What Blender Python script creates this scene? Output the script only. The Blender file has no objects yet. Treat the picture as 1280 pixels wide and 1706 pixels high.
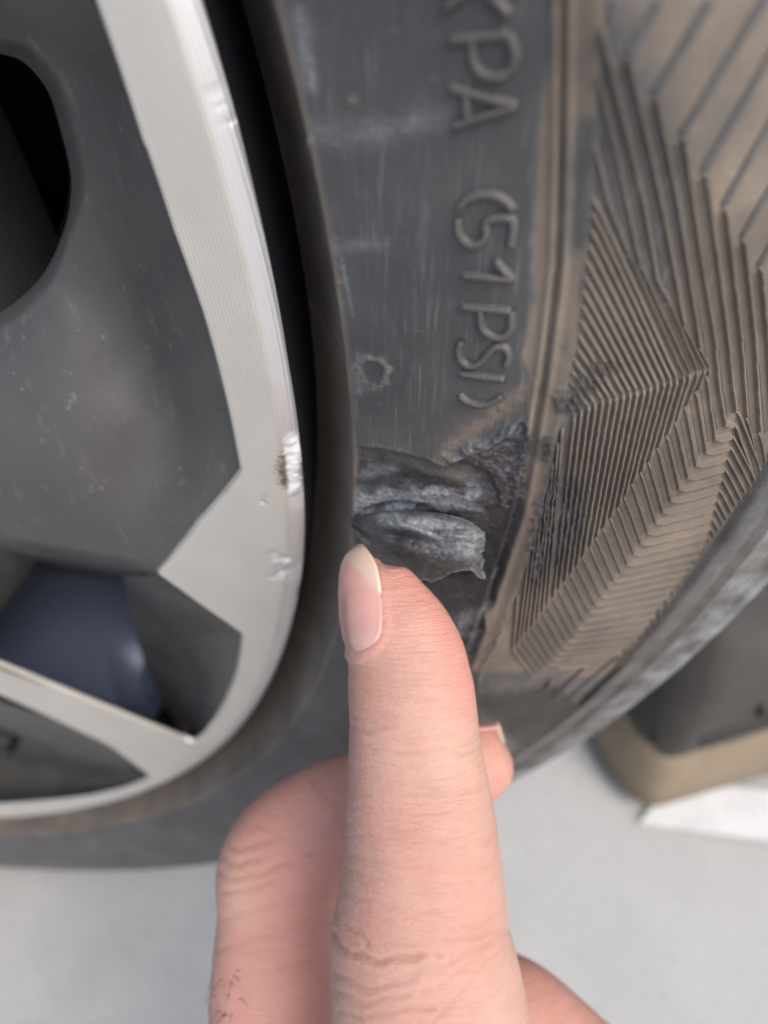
import bpy, bmesh, math, random
import numpy as np
from mathutils import Vector, Matrix, noise as mnoise
A = np.array
rng = np.random.default_rng(7)
random.seed(7)
sc = bpy.context.scene
C = sc.collection

# ------------------------------------------------------------------ camera
# wheel: axle along Y through the origin, outboard face towards -Y, Z up, metres
FPX = 1085.2                                  # focal length in pixels of the 1280 px wide photograph
CAM = A([0.24874, -0.07453, 0.05882]); PIT, YAW, ROLL = 0.79778, -0.1176, -0.00123
def axes():
    cp, sp = math.cos(PIT), math.sin(PIT); cy, sy = math.cos(YAW), math.sin(YAW)
    f = A([sy*cp, cy*cp, -sp]); r = A([cy, -sy, 0.0]); u = np.cross(r, f)
    c, s = math.cos(ROLL), math.sin(ROLL)
    return c*r + s*u, -s*r + c*u, f
RT, UP, FW = axes()
cam = bpy.data.cameras.new('camera'); camo = bpy.data.objects.new('camera', cam); C.objects.link(camo)
cam.sensor_fit = 'HORIZONTAL'; cam.sensor_width = 36.0; cam.lens = 36.0*FPX/1280.0
cam.clip_start = 0.005; cam.clip_end = 200
camo.matrix_world = Matrix(((RT[0], UP[0], -FW[0], CAM[0]), (RT[1], UP[1], -FW[1], CAM[1]), (RT[2], UP[2], -FW[2], CAM[2]), (0, 0, 0, 1)))
cam.dof.use_dof = True; cam.dof.focus_distance = 0.088; cam.dof.aperture_fstop = 14.5
sc.camera = camo

# ------------------------------------------------------------------ sky, sun, exposure
SUN_EL, SUN_AZ = math.radians(52), math.radians(40)      # azimuth from +X towards -Y (right of and behind the viewer)
w = bpy.data.worlds.new('World'); sc.world = w; w.use_nodes = True
nt = w.node_tree; bg = nt.nodes['Background']
sky = nt.nodes.new('ShaderNodeTexSky'); sky.sky_type = 'NISHITA'; sky.sun_disc = False
sd = Vector((math.cos(SUN_EL)*math.cos(SUN_AZ), -math.cos(SUN_EL)*math.sin(SUN_AZ), math.sin(SUN_EL)))
sky.sun_elevation = SUN_EL; sky.sun_rotation = math.atan2(sd.x, sd.y)
sky.air_density = 1.0; sky.dust_density = 4.0; sky.ozone_density = 1.0
nt.links.new(sky.outputs[0], bg.inputs[0]); bg.inputs[1].default_value = 0.13
sl = bpy.data.lights.new('sun', 'SUN'); sl.energy = 1.0; sl.angle = math.radians(40); sl.color = (1.0, 0.95, 0.88)
so = bpy.data.objects.new('sun', sl); C.objects.link(so)
so.rotation_euler = sd.to_track_quat('Z', 'Y').to_euler(); so.location = (1, -1, 2)
sc.view_settings.view_transform = 'Standard'; sc.view_settings.look = 'None'
sc.view_settings.gamma = 1.0; sc.view_settings.use_curve_mapping = False
sc.view_settings.exposure = 0.86

# ------------------------------------------------------------------ helpers
GROUND_Z = -0.334
def tag(o, label=None, cat=None, kind=None, group=None):
    if label: o['label'] = label
    if cat: o['category'] = cat
    if kind: o['kind'] = kind
    if group: o['group'] = group
    return o
def mesh_obj(name, verts, faces, mat, parent=None, smooth=True, attr=None, uv=None):
    me = bpy.data.meshes.new(name)
    verts = np.asarray(verts, dtype=np.float64)
    me.from_pydata(verts.tolist(), [], faces if isinstance(faces, list) else faces.tolist())
    if attr is not None:
        a = me.attributes.new('mask', 'FLOAT_COLOR', 'POINT')
        col = np.ones((len(verts), 4)); col[:, :3] = attr
        a.data.foreach_set('color', col.ravel())
    if smooth: me.polygons.foreach_set('use_smooth', [True]*len(me.polygons))
    if mat: me.materials.append(mat)
    me.update()
    o = bpy.data.objects.new(name, me); C.objects.link(o)
    if parent is not None:
        o.parent = parent
        o.matrix_parent_inverse = Matrix.Translation(-Vector(parent.location))
    return o
def empty(name, loc):
    o = bpy.data.objects.new(name, None); o.location = loc; o.empty_display_size = 0.02; C.objects.link(o); return o
def grid_faces(n, m, wrap=False):
    """faces of an n x m vertex grid (row-major)"""
    i = np.arange(n-1)[:, None]; j = np.arange(m if wrap else m-1)[None, :]; k = (j+1) % m
    return np.stack([i*m+j, i*m+k, (i+1)*m+k, (i+1)*m+j], -1).reshape(-1, 4)
def smooth01(x): x = np.clip(x, 0, 1); return x*x*(3-2*x)
def vnoise(P, scale, seed=0.0, oct=3):
    return A([mnoise.fractal(Vector((p[0]*scale+seed, p[1]*scale, p[2]*scale)), 1.0, 2.0, oct) for p in P])
def pray(px, py):
    px = np.asarray(px, float); py = np.asarray(py, float)
    return FW + ((px-640)/FPX)[..., None]*RT - ((py-853)/FPX)[..., None]*UP
def project(P):
    d = P-CAM; z = d@FW; z = np.where(z > 0.004, z, 0.004)
    return 640+FPX*(d@RT)/z, 853-FPX*(d@UP)/z
def cam_pt(px, py, depth): return CAM + pray(px, py)*np.asarray(depth, float)[..., None]
def face_pt(px, py, y):
    d = pray(px, py); t = (np.asarray(y, float)-CAM[1])/d[..., 1]
    return CAM + d*t[..., None]
def resample(poly, step):
    poly = np.asarray(poly, float); seg = np.hypot(*(np.diff(poly[:, :2], axis=0).T))
    out = []
    for i in range(len(seg)):
        n = max(1, int(math.ceil(seg[i]/step)))
        for k in range(n): out.append(poly[i]+(poly[i+1]-poly[i])*k/n)
    out.append(poly[-1]); return A(out)
def spline(poly, n):
    """Catmull-Rom through the points, n samples by chord length"""
    poly = np.asarray(poly, float); d = np.r_[0, np.cumsum(np.linalg.norm(np.diff(poly, axis=0), axis=1))]
    P = np.vstack([2*poly[0]-poly[1], poly, 2*poly[-1]-poly[-2]])
    t = np.linspace(0, d[-1], n); k = np.clip(np.searchsorted(d, t, side='right')-1, 0, len(poly)-2)
    f = ((t-d[k])/np.maximum(d[k+1]-d[k], 1e-9))[:, None]
    a, b, c, e = P[k], P[k+1], P[k+2], P[k+3]
    return 0.5*((2*b)+(-a+c)*f+(2*a-5*b+4*c-e)*f**2+(-a+3*b-3*c+e)*f**3)
def lerp_poly(poly, n):
    poly = np.asarray(poly, float); d = np.r_[0, np.cumsum(np.linalg.norm(np.diff(poly[:, :2], axis=0), axis=1))]
    t = np.linspace(0, d[-1], n)
    return np.stack([np.interp(t, d, poly[:, k]) for k in range(poly.shape[1])], -1)
def seg_dist(px, py, poly):
    """distance of points to an open polyline"""
    poly = np.asarray(poly, float); best = np.full(px.shape, 1e9)
    for (x0, y0), (x1, y1) in zip(poly[:-1, :2], poly[1:, :2]):
        dx, dy = x1-x0, y1-y0; L = dx*dx+dy*dy+1e-9
        t = np.clip(((px-x0)*dx+(py-y0)*dy)/L, 0, 1)
        best = np.minimum(best, np.hypot(px-x0-t*dx, py-y0-t*dy))
    return best
def poly_sd(px, py, poly):
    """signed distance to a closed polygon, positive inside"""
    poly = np.asarray(poly, float); q = np.vstack([poly, poly[:1]])
    d = seg_dist(px, py, q); ins = np.zeros(px.shape, bool)
    for (x0, y0), (x1, y1) in zip(q[:-1], q[1:]):
        c = ((y0 > py) != (y1 > py)) & (px < (x1-x0)*(py-y0)/((y1-y0) if y1 != y0 else 1e-9)+x0)
        ins ^= c
    return np.where(ins, d, -d)

# ------------------------------------------------------------------ materials
class NT:
    def __init__(s, name):
        s.m = bpy.data.materials.new(name); s.m.use_nodes = True; s.t = s.m.node_tree
        s.b = s.t.nodes['Principled BSDF']; s.n = s.t.nodes
    def node(s, t, **kw):
        n = s.n.new('ShaderNode'+t)
        for k, v in kw.items(): setattr(n, k, v)
        return n
    def link(s, a, b): s.t.links.new(a, b)
    def setin(s, sock, v):
        if hasattr(v, 'is_linked') or hasattr(v, 'links'): s.link(v, sock)
        else: sock.default_value = v
    def noise(s, scale, detail=6, rough=0.6, vec=None, dist=0.0):
        n = s.node('TexNoise'); n.inputs['Scale'].default_value = scale; n.inputs['Detail'].default_value = detail
        n.inputs['Roughness'].default_value = rough; n.inputs['Distortion'].default_value = dist
        if vec is None:
            if not hasattr(s, 'tc'): s.tc = s.node('TexCoord')
            vec = s.tc.outputs['Object']
        s.link(vec, n.inputs['Vector']); return n.outputs['Fac']
    def mapping(s, scale, rot=(0, 0, 0)):
        if not hasattr(s, 'tc'): s.tc = s.node('TexCoord')
        m = s.node('Mapping'); m.inputs['Scale'].default_value = scale; m.inputs['Rotation'].default_value = rot
        s.link(s.tc.outputs['Object'], m.inputs['Vector']); return m.outputs[0]
    def ramp(s, fac, p0, p1, c0=(0, 0, 0, 1), c1=(1, 1, 1, 1)):
        r = s.node('ValToRGB'); r.color_ramp.elements[0].position = p0; r.color_ramp.elements[1].position = p1
        r.color_ramp.elements[0].color = c0; r.color_ramp.elements[1].color = c1
        s.link(fac, r.inputs[0]); return r.outputs[0]
    def math(s, op, a, b=0.0, clamp=False):
        n = s.node('Math', operation=op, use_clamp=clamp); s.setin(n.inputs[0], a); s.setin(n.inputs[1], b); return n.outputs[0]
    def mix(s, fac, a, b):
        n = s.node('Mix', data_type='RGBA'); s.setin(n.inputs[0], fac); s.setin(n.inputs[6], a); s.setin(n.inputs[7], b); return n.outputs[2]
    def mixf(s, fac, a, b):
        n = s.node('Mix', data_type='FLOAT'); s.setin(n.inputs[0], fac); s.setin(n.inputs[2], a); s.setin(n.inputs[3], b); return n.outputs[0]
    def mask(s):
        a = s.node('Attribute', attribute_name='mask'); x = s.node('SeparateColor'); s.link(a.outputs['Color'], x.inputs[0]); return x.outputs
    def bump(s, h, strength, dist, nrm=None):
        n = s.node('Bump'); n.inputs['Strength'].default_value = strength; n.inputs['Distance'].default_value = dist
        s.link(h, n.inputs['Height'])
        if nrm is not None: s.link(nrm, n.inputs['Normal'])
        return n.outputs[0]
    def out(s, **kw):
        for k, v in kw.items(): s.setin(s.b.inputs[k.replace('_', ' ')], v)
        return s.m
def c4(r, g, b): return (r, g, b, 1.0)

def rubber_material():
    """mask: R dust, G pale scuff, B fresh torn rubber; some painted light and shade too"""
    t = NT('tyre_rubber'); R, G, B = t.mask()[:3]
    n1 = t.noise(45, 8, 0.65); n2 = t.noise(400, 6, 0.7); n3 = t.noise(1600, 4, 0.7)
    # fine scratches that run round the tyre (vertical here) and across
    s1 = t.noise(1, 4, 0.65, t.mapping((3200, 1500, 120), (0, 0.06, 0))); s2 = t.noise(1, 4, 0.6, t.mapping((260, 500, 3600), (0, 0.25, 0)))
    s3 = t.noise(1, 3, 0.6, t.mapping((2600, 1500, 190), (0, -0.5, 0)))
    patch = t.ramp(n1, 0.36, 0.66)
    sc1 = t.math('MULTIPLY', t.ramp(s1, 0.56, 0.74), t.math('ADD', .35, patch)); sc2 = t.ramp(s2, 0.64, 0.8); sc3 = t.ramp(s3, .66, .80)
    base = t.mix(patch, c4(.046, .047, .049), c4(.080, .080, .081))
    base = t.mix(t.math('MULTIPLY', sc1, 0.5), base, c4(.30, .30, .30))
    base = t.mix(t.math('MULTIPLY', sc2, 0.34), base, c4(.28, .27, .25)); base = t.mix(t.math('MULTIPLY', sc3, 0.42), base, c4(.26, .26, .25))
    base = t.mix(t.math('MULTIPLY', t.ramp(n3, 0.62, 0.74), 0.22), base, c4(.24, .22, .19))
    fresh = t.mix(t.ramp(n2, 0.3, 0.75), c4(.016, .016, .018), c4(.055, .056, .060)); fresh = t.mix(t.math('MULTIPLY', t.ramp(n3, .56, .72), .5), fresh, c4(.20, .205, .22))
    col = t.mix(B, base, fresh)
    dustc = t.mix(patch, c4(.140, .109, .083), c4(.265, .217, .167))
    dustc = t.mix(t.math('MULTIPLY', t.ramp(n3, 0.35, 0.7), .45), dustc, c4(.115, .095, .078))
    dfac = t.math('MULTIPLY', R, t.math('ADD', 0.62, t.math('MULTIPLY', n2, 0.62)), True)
    col = t.mix(dfac, col, dustc)
    gfac = t.math('MULTIPLY', G, t.ramp(t.math('ADD', t.math('MULTIPLY', n3, .6), t.math('MULTIPLY', s2, .4)), 0.34, 0.66), True)
    col = t.mix(gfac, col, c4(.47, .50, .53))
    rough = t.mixf(B, 0.52, 0.30); rough = t.mixf(dfac, rough, 0.85); rough = t.mixf(gfac, rough, 0.6)
    rough = t.math('ADD', rough, t.math('MULTIPLY', t.math('SUBTRACT', n2, 0.5), 0.3))
    h = t.math('ADD', t.math('MULTIPLY', n3, 0.6), t.math('MULTIPLY', s1, 0.4))
    n4 = t.noise(2600, 5, .75)
    h2 = t.math('ADD', h, t.math('MULTIPLY', t.math('ADD', t.math('MULTIPLY', n2, 1.4), t.math('MULTIPLY', n4, 1.3)), B))
    return t.out(Base_Color=col, Roughness=rough, Normal=t.bump(h2, 0.5, 0.00018))
M_RUB = rubber_material()

def machined_material():
    """mask: R gouge (dark), G fresh bright scrape, B lip highlight put into the colour"""
    t = NT('machined_aluminium'); R, G, B = t.mask()[:3]
    sx = t.node('SeparateXYZ')
    t.tc = t.node('TexCoord'); t.link(t.tc.outputs['Object'], sx.inputs[0])
    rad = t.math('SQRT', t.math('ADD', t.math('MULTIPLY', sx.outputs[0], sx.outputs[0]), t.math('MULTIPLY', sx.outputs[2], sx.outputs[2])))
    lines = t.math('SINE', t.math('MULTIPLY', rad, 2*math.pi/0.00052))
    n1 = t.noise(90, 6, .6); n2 = t.noise(900, 5, .7)
    col = t.mix(t.ramp(n1, .3, .75), c4(.64, .61, .555), c4(.715, .685, .63))
    col = t.mix(t.math('MULTIPLY', t.ramp(n2, .62, .75), .25), col, c4(.35, .33, .30))
    col = t.mix(t.math('MULTIPLY', t.math('ADD', t.math('MULTIPLY', lines, .5), .5), .26), col, c4(.47, .45, .415))
    col = t.mix(R, col, t.mix(n2, c4(.025, .02, .018), c4(.22, .16, .11)))
    gf = t.math('MULTIPLY', G, t.ramp(n2, .3, .6)); col = t.mix(gf, col, c4(.84, .85, .88))
    col = t.mix(B, col, c4(.72, .72, .73)); rough = t.mixf(R, t.mixf(B, t.math('ADD', .40, t.math('MULTIPLY', n1, .12)), .36), .8); metal = t.mixf(R, .70, .1)
    h = t.math('ADD', t.math('MULTIPLY', lines, .5), t.math('MULTIPLY', n2, t.math('ADD', .3, t.math('MULTIPLY', t.math('ADD', R, G), 5.0))))
    return t.out(Base_Color=col, Roughness=rough, Metallic=metal, Normal=t.bump(h, .30, .00012))
M_MACH = machined_material()
def paint_material(name, c0, c1, dust=0.5, rough=.38, metallic=.35):
    t = NT(name); n1 = t.noise(28, 7, .62); n2 = t.noise(500, 5, .7); n3 = t.noise(1500, 3, .6)
    st = t.noise(1, 5, .6, t.mapping((420, 420, 90), (0, .2, 0)))
    col = t.mix(n1, c4(*c0), c4(*c1))
    df = t.math('MULTIPLY', t.ramp(n1, .42, .70), dust); col = t.mix(t.math('MULTIPLY', df, .20), col, c4(.20, .19, .175))
    col = t.mix(t.math('MULTIPLY', t.ramp(n2, .62, .72), dust*.75), col, c4(.30, .29, .27))
    col = t.mix(t.math('MULTIPLY', t.ramp(st, .60, .76), dust*.45), col, c4(.28, .27, .25))
    r = t.math('ADD', rough, t.math('MULTIPLY', df, .35))
    return t.out(Base_Color=col, Roughness=r, Metallic=metallic, Normal=t.bump(n3, .12, .0001))
M_PAINT = paint_material('grey_wheel_paint', (.070, .070, .071), (.098, .096, .093), dust=.8, rough=.36)
M_BARREL = paint_material('barrel_sky_tint', (.10, .125, .205), (.13, .16, .25), dust=.08, rough=.40, metallic=.25)  # bluish base colour holds the sky's reflection
M_BLACK = paint_material('flange_gap_shade', (.006, .006, .009), (.010, .010, .014), dust=.05, rough=.85, metallic=0)  # near-black colour puts the gap's shadow into the flange
M_BLACK.node_tree.nodes['Principled BSDF'].inputs['Specular IOR Level'].default_value = .12
M_STEEL = paint_material('brake_iron', (.010, .010, .011), (.018, .017, .016), dust=.1, rough=.6, metallic=.3)

# ------------------------------------------------------------------ the tyre's section: outward offset w against radius r
KNOTS_IN = [(.2250, -.0190), (.2270, -.0168), (.2294, -.0130), (.2317, -.0086), (.2336, -.0042), (.2349, -.0004), (.2356, .0025)]
KNOTS_OUT = [(.2358, .0029), (.2366, .0033), (.242, .0052), (.250, .0077), (.257, .0092), (.2605, .0098), (.2635, .0106),
             (.268, .0096), (.275, .0069), (.282, .0034), (.2895, -.0006), (.297, -.0052), (.3035, -.0072), (.309, -.0090),
             (.3145, -.0115), (.3190, -.0152), (.3225, -.0200), (.3255, -.0270), (.3280, -.0360), (.3300, -.0480), (.3315, -.0650), (.3325, -.0900), (.333, -.115)]
prof_in = spline(KNOTS_IN, 40); prof_out = spline(KNOTS_OUT, 4000)
RO, WO = prof_out[:, 0], prof_out[:, 1]
def rel(theta): return 1-0.72*smooth01((-theta-math.radians(24))/math.radians(30))
def W(r, theta):
    w_ = np.interp(r, RO, WO)
    return w_-(1-rel(theta))*(np.maximum(w_-.003, 0)+.0016*smooth01((r-.262)/.015)*smooth01((.31-r)/.02))
def hit(px, py):
    """first point where the photo ray meets the tyre's outer side"""
    px = np.atleast_1d(np.asarray(px, float)); py = np.atleast_1d(np.asarray(py, float)); d = pray(px, py)
    t0 = (-.0125-CAM[1])/d[:, 1]; lo = t0.copy(); hi = t0.copy()+.09; found = np.zeros(px.shape, bool); prev = t0.copy()
    for k in range(1, 120):
        t = t0+.09*k/119; P = CAM+d*t[:, None]; r = np.hypot(P[:, 0], P[:, 2]); inside = -P[:, 1] < W(r, np.arctan2(P[:, 2], P[:, 0]))
        new = inside & ~found; lo[new] = prev[new]; hi[new] = t[new]; found |= inside; prev = t
    for _ in range(30):
        m = (lo+hi)/2; P = CAM+d*m[:, None]; r = np.hypot(P[:, 0], P[:, 2]); ins = -P[:, 1] < W(r, np.arctan2(P[:, 2], P[:, 0]))
        hi = np.where(ins, m, hi); lo = np.where(ins, lo, m)
    return CAM+d*hi[:, None], d
def tnormal(P):
    r = np.hypot(P[:, 0], P[:, 2]); th = np.arctan2(P[:, 2], P[:, 0]); e = 2e-4
    g = (W(r+e, th)-W(r-e, th))/(2*e); n = np.stack([-g*np.cos(th), -np.ones_like(r), -g*np.sin(th)], -1)
    return n/np.linalg.norm(n, axis=1)[:, None]
def on_tyre(px, py, h=0.0):
    """photo point -> point h above the tyre, still under that photo point"""
    P, d = hit(px, py); n = tnormal(P); k = np.abs((d*n).sum(1)); k = np.maximum(k, .25*np.linalg.norm(d, axis=1))
    return P-d*(np.asarray(h, float)/k)[:, None] if np.ndim(h) else P-d*(h/k)[:, None], n

# ------------------------------------------------------------------ photo outlines on the tyre (pixels of the 1280 x 1706 photograph)
ZIGL = [(1012, -60), (1005, 46), (991, 281), (977, 440), (960, 580), (932, 707), (919, 777), (893, 880), (867, 972), (823, 1080), (800, 1120)]
ZIGR = [(1700, -80), (1500, 440), (1420, 560), (1340, 668), (1279, 764), (1257, 803), (1214, 863), (1157, 941), (1101, 1028), (1040, 1098), (971, 1163), (867, 1249), (800, 1290)]
PANEL_R = [(930, -60), (921, 44), (899, 219), (886, 394), (884, 525), (872, 590), (830, 655), (765, 712), (715, 752)]
ZIG = ZIGL + ZIGR[::-1]
STRIP = PANEL_R[:6] + [(880, 640), (884, 740), (868, 850), (838, 944), (798, 1057), (770, 1120)] + ZIGL[::-1]
GOUGE = [(596, 744), (650, 751), (705, 764), (742, 778), (775, 762), (820, 738), (868, 702), (879, 712), (882, 745), (872, 830), (850, 900), (835, 960), (803, 1050),
         (740, 1040), (690, 985), (640, 945), (600, 905), (587, 872), (590, 800)]
ROUGH = [(735, 762), (868, 702), (879, 715), (882, 745), (872, 830), (830, 858), (815, 800)]
SLIT = [(584, 860), (620, 853), (680, 851), (740, 858), (780, 872), (806, 888)]
STREAK = [(885, 640), (850, 665), (800, 705), (750, 745), (735, 765)]

def grey_at(x, y): return smooth01(1.6-1.15*np.hypot((x-1045-.18*(y-240))/95, (y-225)/290))
def fine_at(x, y): return smooth01(poly_sd(x, y, [(1175, 618), (1020, 855), (855, 1080), (880, 960), (925, 720), (960, 685)])/10+.5)
def low_at(x, y): return smooth01((y-1112-.06*(x-800))/16)
def tyre_mesh():
    th = np.unique(np.round(np.r_[np.arange(-80, -17, .16), np.arange(-17, 13, .058), np.arange(13, 26, .2), np.arange(26, 280, 1.5), [280]], 5))
    th = np.radians(th)
    # section stations: even arc length, finer on the side
    seg = np.hypot(np.diff(RO), np.diff(WO)); s = np.r_[0, np.cumsum(seg)]
    s1 = np.interp(.304, RO, s); ss = np.r_[np.arange(0, s1, .00030), np.arange(s1, s[-1], .0011), [s[-1]]]
    rr = np.interp(ss, s, RO); ww_ = np.interp(ss, s, WO)
    R = np.r_[prof_in[:, 0], rr]; nin = len(prof_in)
    n, m = len(th), len(R)
    T = np.repeat(th[:, None], m, 1); RR = np.repeat(R[None], n, 0)
    Wm = np.repeat(np.r_[prof_in[:, 1], ww_][None], n, 0); bulge = W(RR[:, nin:], T[:, nin:]); Wm[:, nin:] = bulge
    P = np.stack([RR*np.cos(T), -Wm, RR*np.sin(T)], -1)
    # normals of the section
    g = np.gradient(P, axis=1); tt = np.stack([-np.sin(T), 0*T, np.cos(T)], -1); N = np.cross(tt, g); N /= np.linalg.norm(N, axis=2)[..., None]+1e-12
    sgn = np.sign(N[:, m//3, 1]); N *= -sgn[:, None, None]
    V = P.reshape(-1, 3); N = N.reshape(-1, 3); r = RR.ravel(); t = T.ravel()
    px, py = project(V); inside = np.tile(np.arange(m) < nin, n)
    near = (t > math.radians(-34)) & (t < math.radians(24)) & ~inside
    h = np.zeros(len(V)); dust = np.zeros(len(V)); scuff = np.zeros(len(V)); fresh = np.zeros(len(V))
    # cheap smooth value noise for shapes (sums of sines in tyre coordinates)
    def sn(fr, ft, k):
        rs = np.random.default_rng(k); v = np.zeros(len(V))
        for _ in range(9):
            a = rs.normal(size=2); ph = rs.uniform(0, 6.28); v += np.sin(a[0]*fr*r+a[1]*ft*t*.26+ph+1.5*np.sin(a[1]*fr*.6*r+a[0]*ft*.5*t*.26))
        return v/3
    # --- general dust
    dust[inside] = .62
    dust = np.where(inside, .80+.15*sn(300, 120, 3), dust)
    edge = smooth01((.2368-r)/.0009); dust = np.where(inside, dust, np.maximum(dust, .8*edge))
    lowdust = smooth01((r-.236)/.02)*smooth01((-t-math.radians(20))/.2)
    dust = np.maximum(dust, .10*lowdust)
    shoulder = smooth01((r-.2985)/.001); dust = np.maximum(dust, shoulder*np.clip(.30+.2*sn(200, 60, 5), 0, .6)); scuff = np.maximum(scuff, shoulder*np.clip(.30+.4*sn(500, 90, 11), 0, .75))  # pale scuffs, plus the shoulder's sky reflection painted into dust and scuff
    # --- photo-placed features
    i = np.where(near)[0]; x, y = px[i], py[i]; tn = A([2.2*vnoise(V[i], 220, 3.1), 2.2*vnoise(V[i], 800, 7.7, 2), 2.2*vnoise(V[i], 1900, 1.3, 2)])
    zs = poly_sd(x+1.2*tn[1], y, ZIG); st = poly_sd(x+3*tn[0], y+3*tn[0], STRIP); go = poly_sd(x+1.5*tn[0], y+2.0*tn[0]+1.2*tn[1], GOUGE)
    hh = np.zeros(len(i))
    zin = smooth01((zs+1)/5); hh -= .00042*zin
    du = dust[i]; sf = scuff[i]; fr = fresh[i]
    grey_patch = grey_at(x, y)*np.clip(1+.25*tn[0], 0, 1)      # bare grey rubber at the head of the ribs
    du = np.maximum(du, zin*np.clip(.80+.18*tn[0]-.74*grey_patch-.62*fine_at(x, y)-.62*low_at(x, y), .05, 1))  # less dust in the fine field paints in the shade of its valleys
    wedge = np.exp(-(seg_dist(x, y, [(985, 215), (968, 400)])/26)**2)
    sdst = smooth01((st+2)/8)*np.clip(.86+.16*tn[0]-.95*wedge, .04, 1); du = np.maximum(du*(1-smooth01((st+2)/8)), sdst)
    # the mould groove along the strip and the step to the lettered panel
    MOULD = [(940, -60), (938, 0), (935, 281), (930, 440), (917, 545), (906, 631), (885, 748), (867, 850), (836, 944), (797, 1057), (775, 1115)]
    md = seg_dist(x, y, MOULD); hh -= .00050*np.exp(-(md/5.0)**2); hh += .00042*np.exp(-((md-11)/6.0)**2)
    du = np.where(md < 5, du*.75, du)
    panel = poly_sd(x, y, [(440, -60)]+PANEL_R[:6]+[(872, 640), (830, 680), (720, 760), (600, 742), (578, 640), (540, 380)])
    hh += .00018*smooth01((panel+2)/4)
    # brown streak of dried dirt
    sk = seg_dist(x, y, STREAK); kf = np.exp(-(sk/(15+4*tn[0]))**2); du = np.maximum(du, .85*kf*np.clip(.85+.2*tn[1], 0, 1)); hh += .00022*kf*(1+.25*tn[2])
    # gouge: the top layer ends in a step, below it torn smooth rubber
    gi = smooth01((go+1.0)/4.5); deep = smooth01(go/45)
    hh -= gi*(.00080+.0007*deep+.00014*tn[0]); fr = np.maximum(fr, gi*.95); du *= (1-.9*gi); hh += .00016*np.exp(-((go+4)/4.)**2)
    ro = poly_sd(x+3*tn[1], y+3*tn[1], ROUGH); rf = smooth01((ro+2)/10); hh += rf*(.00070+.00016*tn[1]+.00005*tn[2])
    sf = np.maximum(sf, rf*np.clip(.20*tn[2]+.10, 0, .6))
    # folds in the torn floor above the slit
    for pl, am, wd in (([(600, 800), (660, 790), (730, 800), (790, 828)], .0005, 13), ([(600, 832), (680, 822), (760, 832), (815, 845)], .0007, 12), ([(640, 770), (720, 790), (790, 815)], .0004, 8)):
        d_ = seg_dist(x, y, pl); hh += gi*am*np.exp(-(d_/wd)**2)
    sl_ = seg_dist(x, y+1.5*tn[0], SLIT); hh -= .0020*np.exp(-(sl_/4.5)**2)*smooth01((730-x)/80)
    sf = np.maximum(sf, gi*np.clip(1.0-seg_dist(x, y, [(600, 846), (660, 838), (720, 832), (775, 842)])/(30+9*tn[0]), 0, 1)*1.6)
    sf = np.maximum(sf, gi*np.clip(1.0-seg_dist(x, y, [(600, 795), (650, 788)])/15, 0, 1)*.35)
    du = np.maximum(du, gi*.22*np.exp(-(seg_dist(x, y, [(612, 760), (700, 775), (780, 800)])/14)**2))
    # pitted grains on the strip
    gp = np.exp(-(np.hypot((x-910)/.65, y-745)/26)**4); hh += gp*.00028*np.abs(tn[2]); du *= 1-.85*gp; fr = np.maximum(fr, .8*gp)
    # torn edge of the ribbed field
    for (cx, cy, rx, ry) in ((946, 672, 22, 24), (905, 860, 16, 34), (893, 930, 15, 40), (925, 815, 10, 30)):
        q = smooth01(1.4-np.hypot((x-cx)/rx, (y-cy)/ry)+.25*tn[1]); hh += q*(.00012+.00006*tn[2]+.0002*tn[1]); fr = np.maximum(fr, .8*q); du *= 1-.8*q
    # moulded mark with its crust of dirt
    rg = np.hypot(x-622, y-618); hh += .00024*np.exp(-((rg-21-2.0*tn[1])/3.5)**2)*(1+.5*tn[2]); hh -= .00012*np.exp(-(rg/15)**4)
    du = np.maximum(du, .42*np.exp(-((rg-24-2*tn[1])/6)**2)); sf = np.maximum(sf, .25*np.exp(-((rg-27-3*tn[1])/5)**2))
    # pale handling marks on the panel
    pin = smooth01(panel/8)
    for pl, wd, am in (([(520, 225), (600, 220), (730, 200)], 24, .30), ([(545, 412), (640, 405)], 10, .26), ([(562, 395), (590, 525)], 3, .35), ([(500, 20), (520, 140)], 13, .34), ([(596, 590), (600, 650)], 7, .25), ([(560, 480), (570, 600)], 5, .3)):
        sf = np.maximum(sf, pin*am*np.exp(-(seg_dist(x, y, pl)/wd)**2)*np.clip(1+.5*tn[0], .2, 1.5))
    for cx, cy, rr_ in ((588, 168, 7), (518, 237, 6), (567, 470, 5), (722, 132, 4)): 
        q = np.exp(-(np.hypot(x-cx, y-cy)/rr_)**2); du = np.maximum(du, .9*q); hh += .00025*q
    # bare dark rubber below the flap
    low = smooth01((poly_sd(x, y, [(700, 960), (835, 950), (815, 1040), (785, 1075), (735, 1040), (690, 1000)]))/12); hh += low*.0012; 
    sf = np.maximum(sf, .45*np.exp(-(seg_dist(x, y, [(770, 1035), (812, 1010)])/9)**2))
    h[i] = hh; dust[i] = du; scuff[i] = sf; fresh[i] = fr
    # rolling grooves round the shoulder, between the ribbed field and the tread
    for r0, dp, wd in ((.2981, .0017, .0009), (.3040, .0013, .0007), (.3052, -.0006, .0006), (.3075, .0008, .0005), (.3125, .0010, .0006)):
        k = np.exp(-((r-r0)/wd)**2); h -= dp*k
        if dp > .0006: dust = np.maximum(dust, .5*k)
    shl = (r > .2985) & (r < .327) & (t > math.radians(-34)) & (t < math.radians(20)); si = np.where(shl)[0]; vn = vnoise(V[si], 160, 5.5, 4); k_ = smooth01((r[si]-.305)/.003); h[si] += .00014*vn*k_; scuff[si] = np.clip(.14+.16*k_+(.2+.5*k_)*vn, 0, .8)  # outer shoulder: scuffs with its bright reflection painted in
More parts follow.
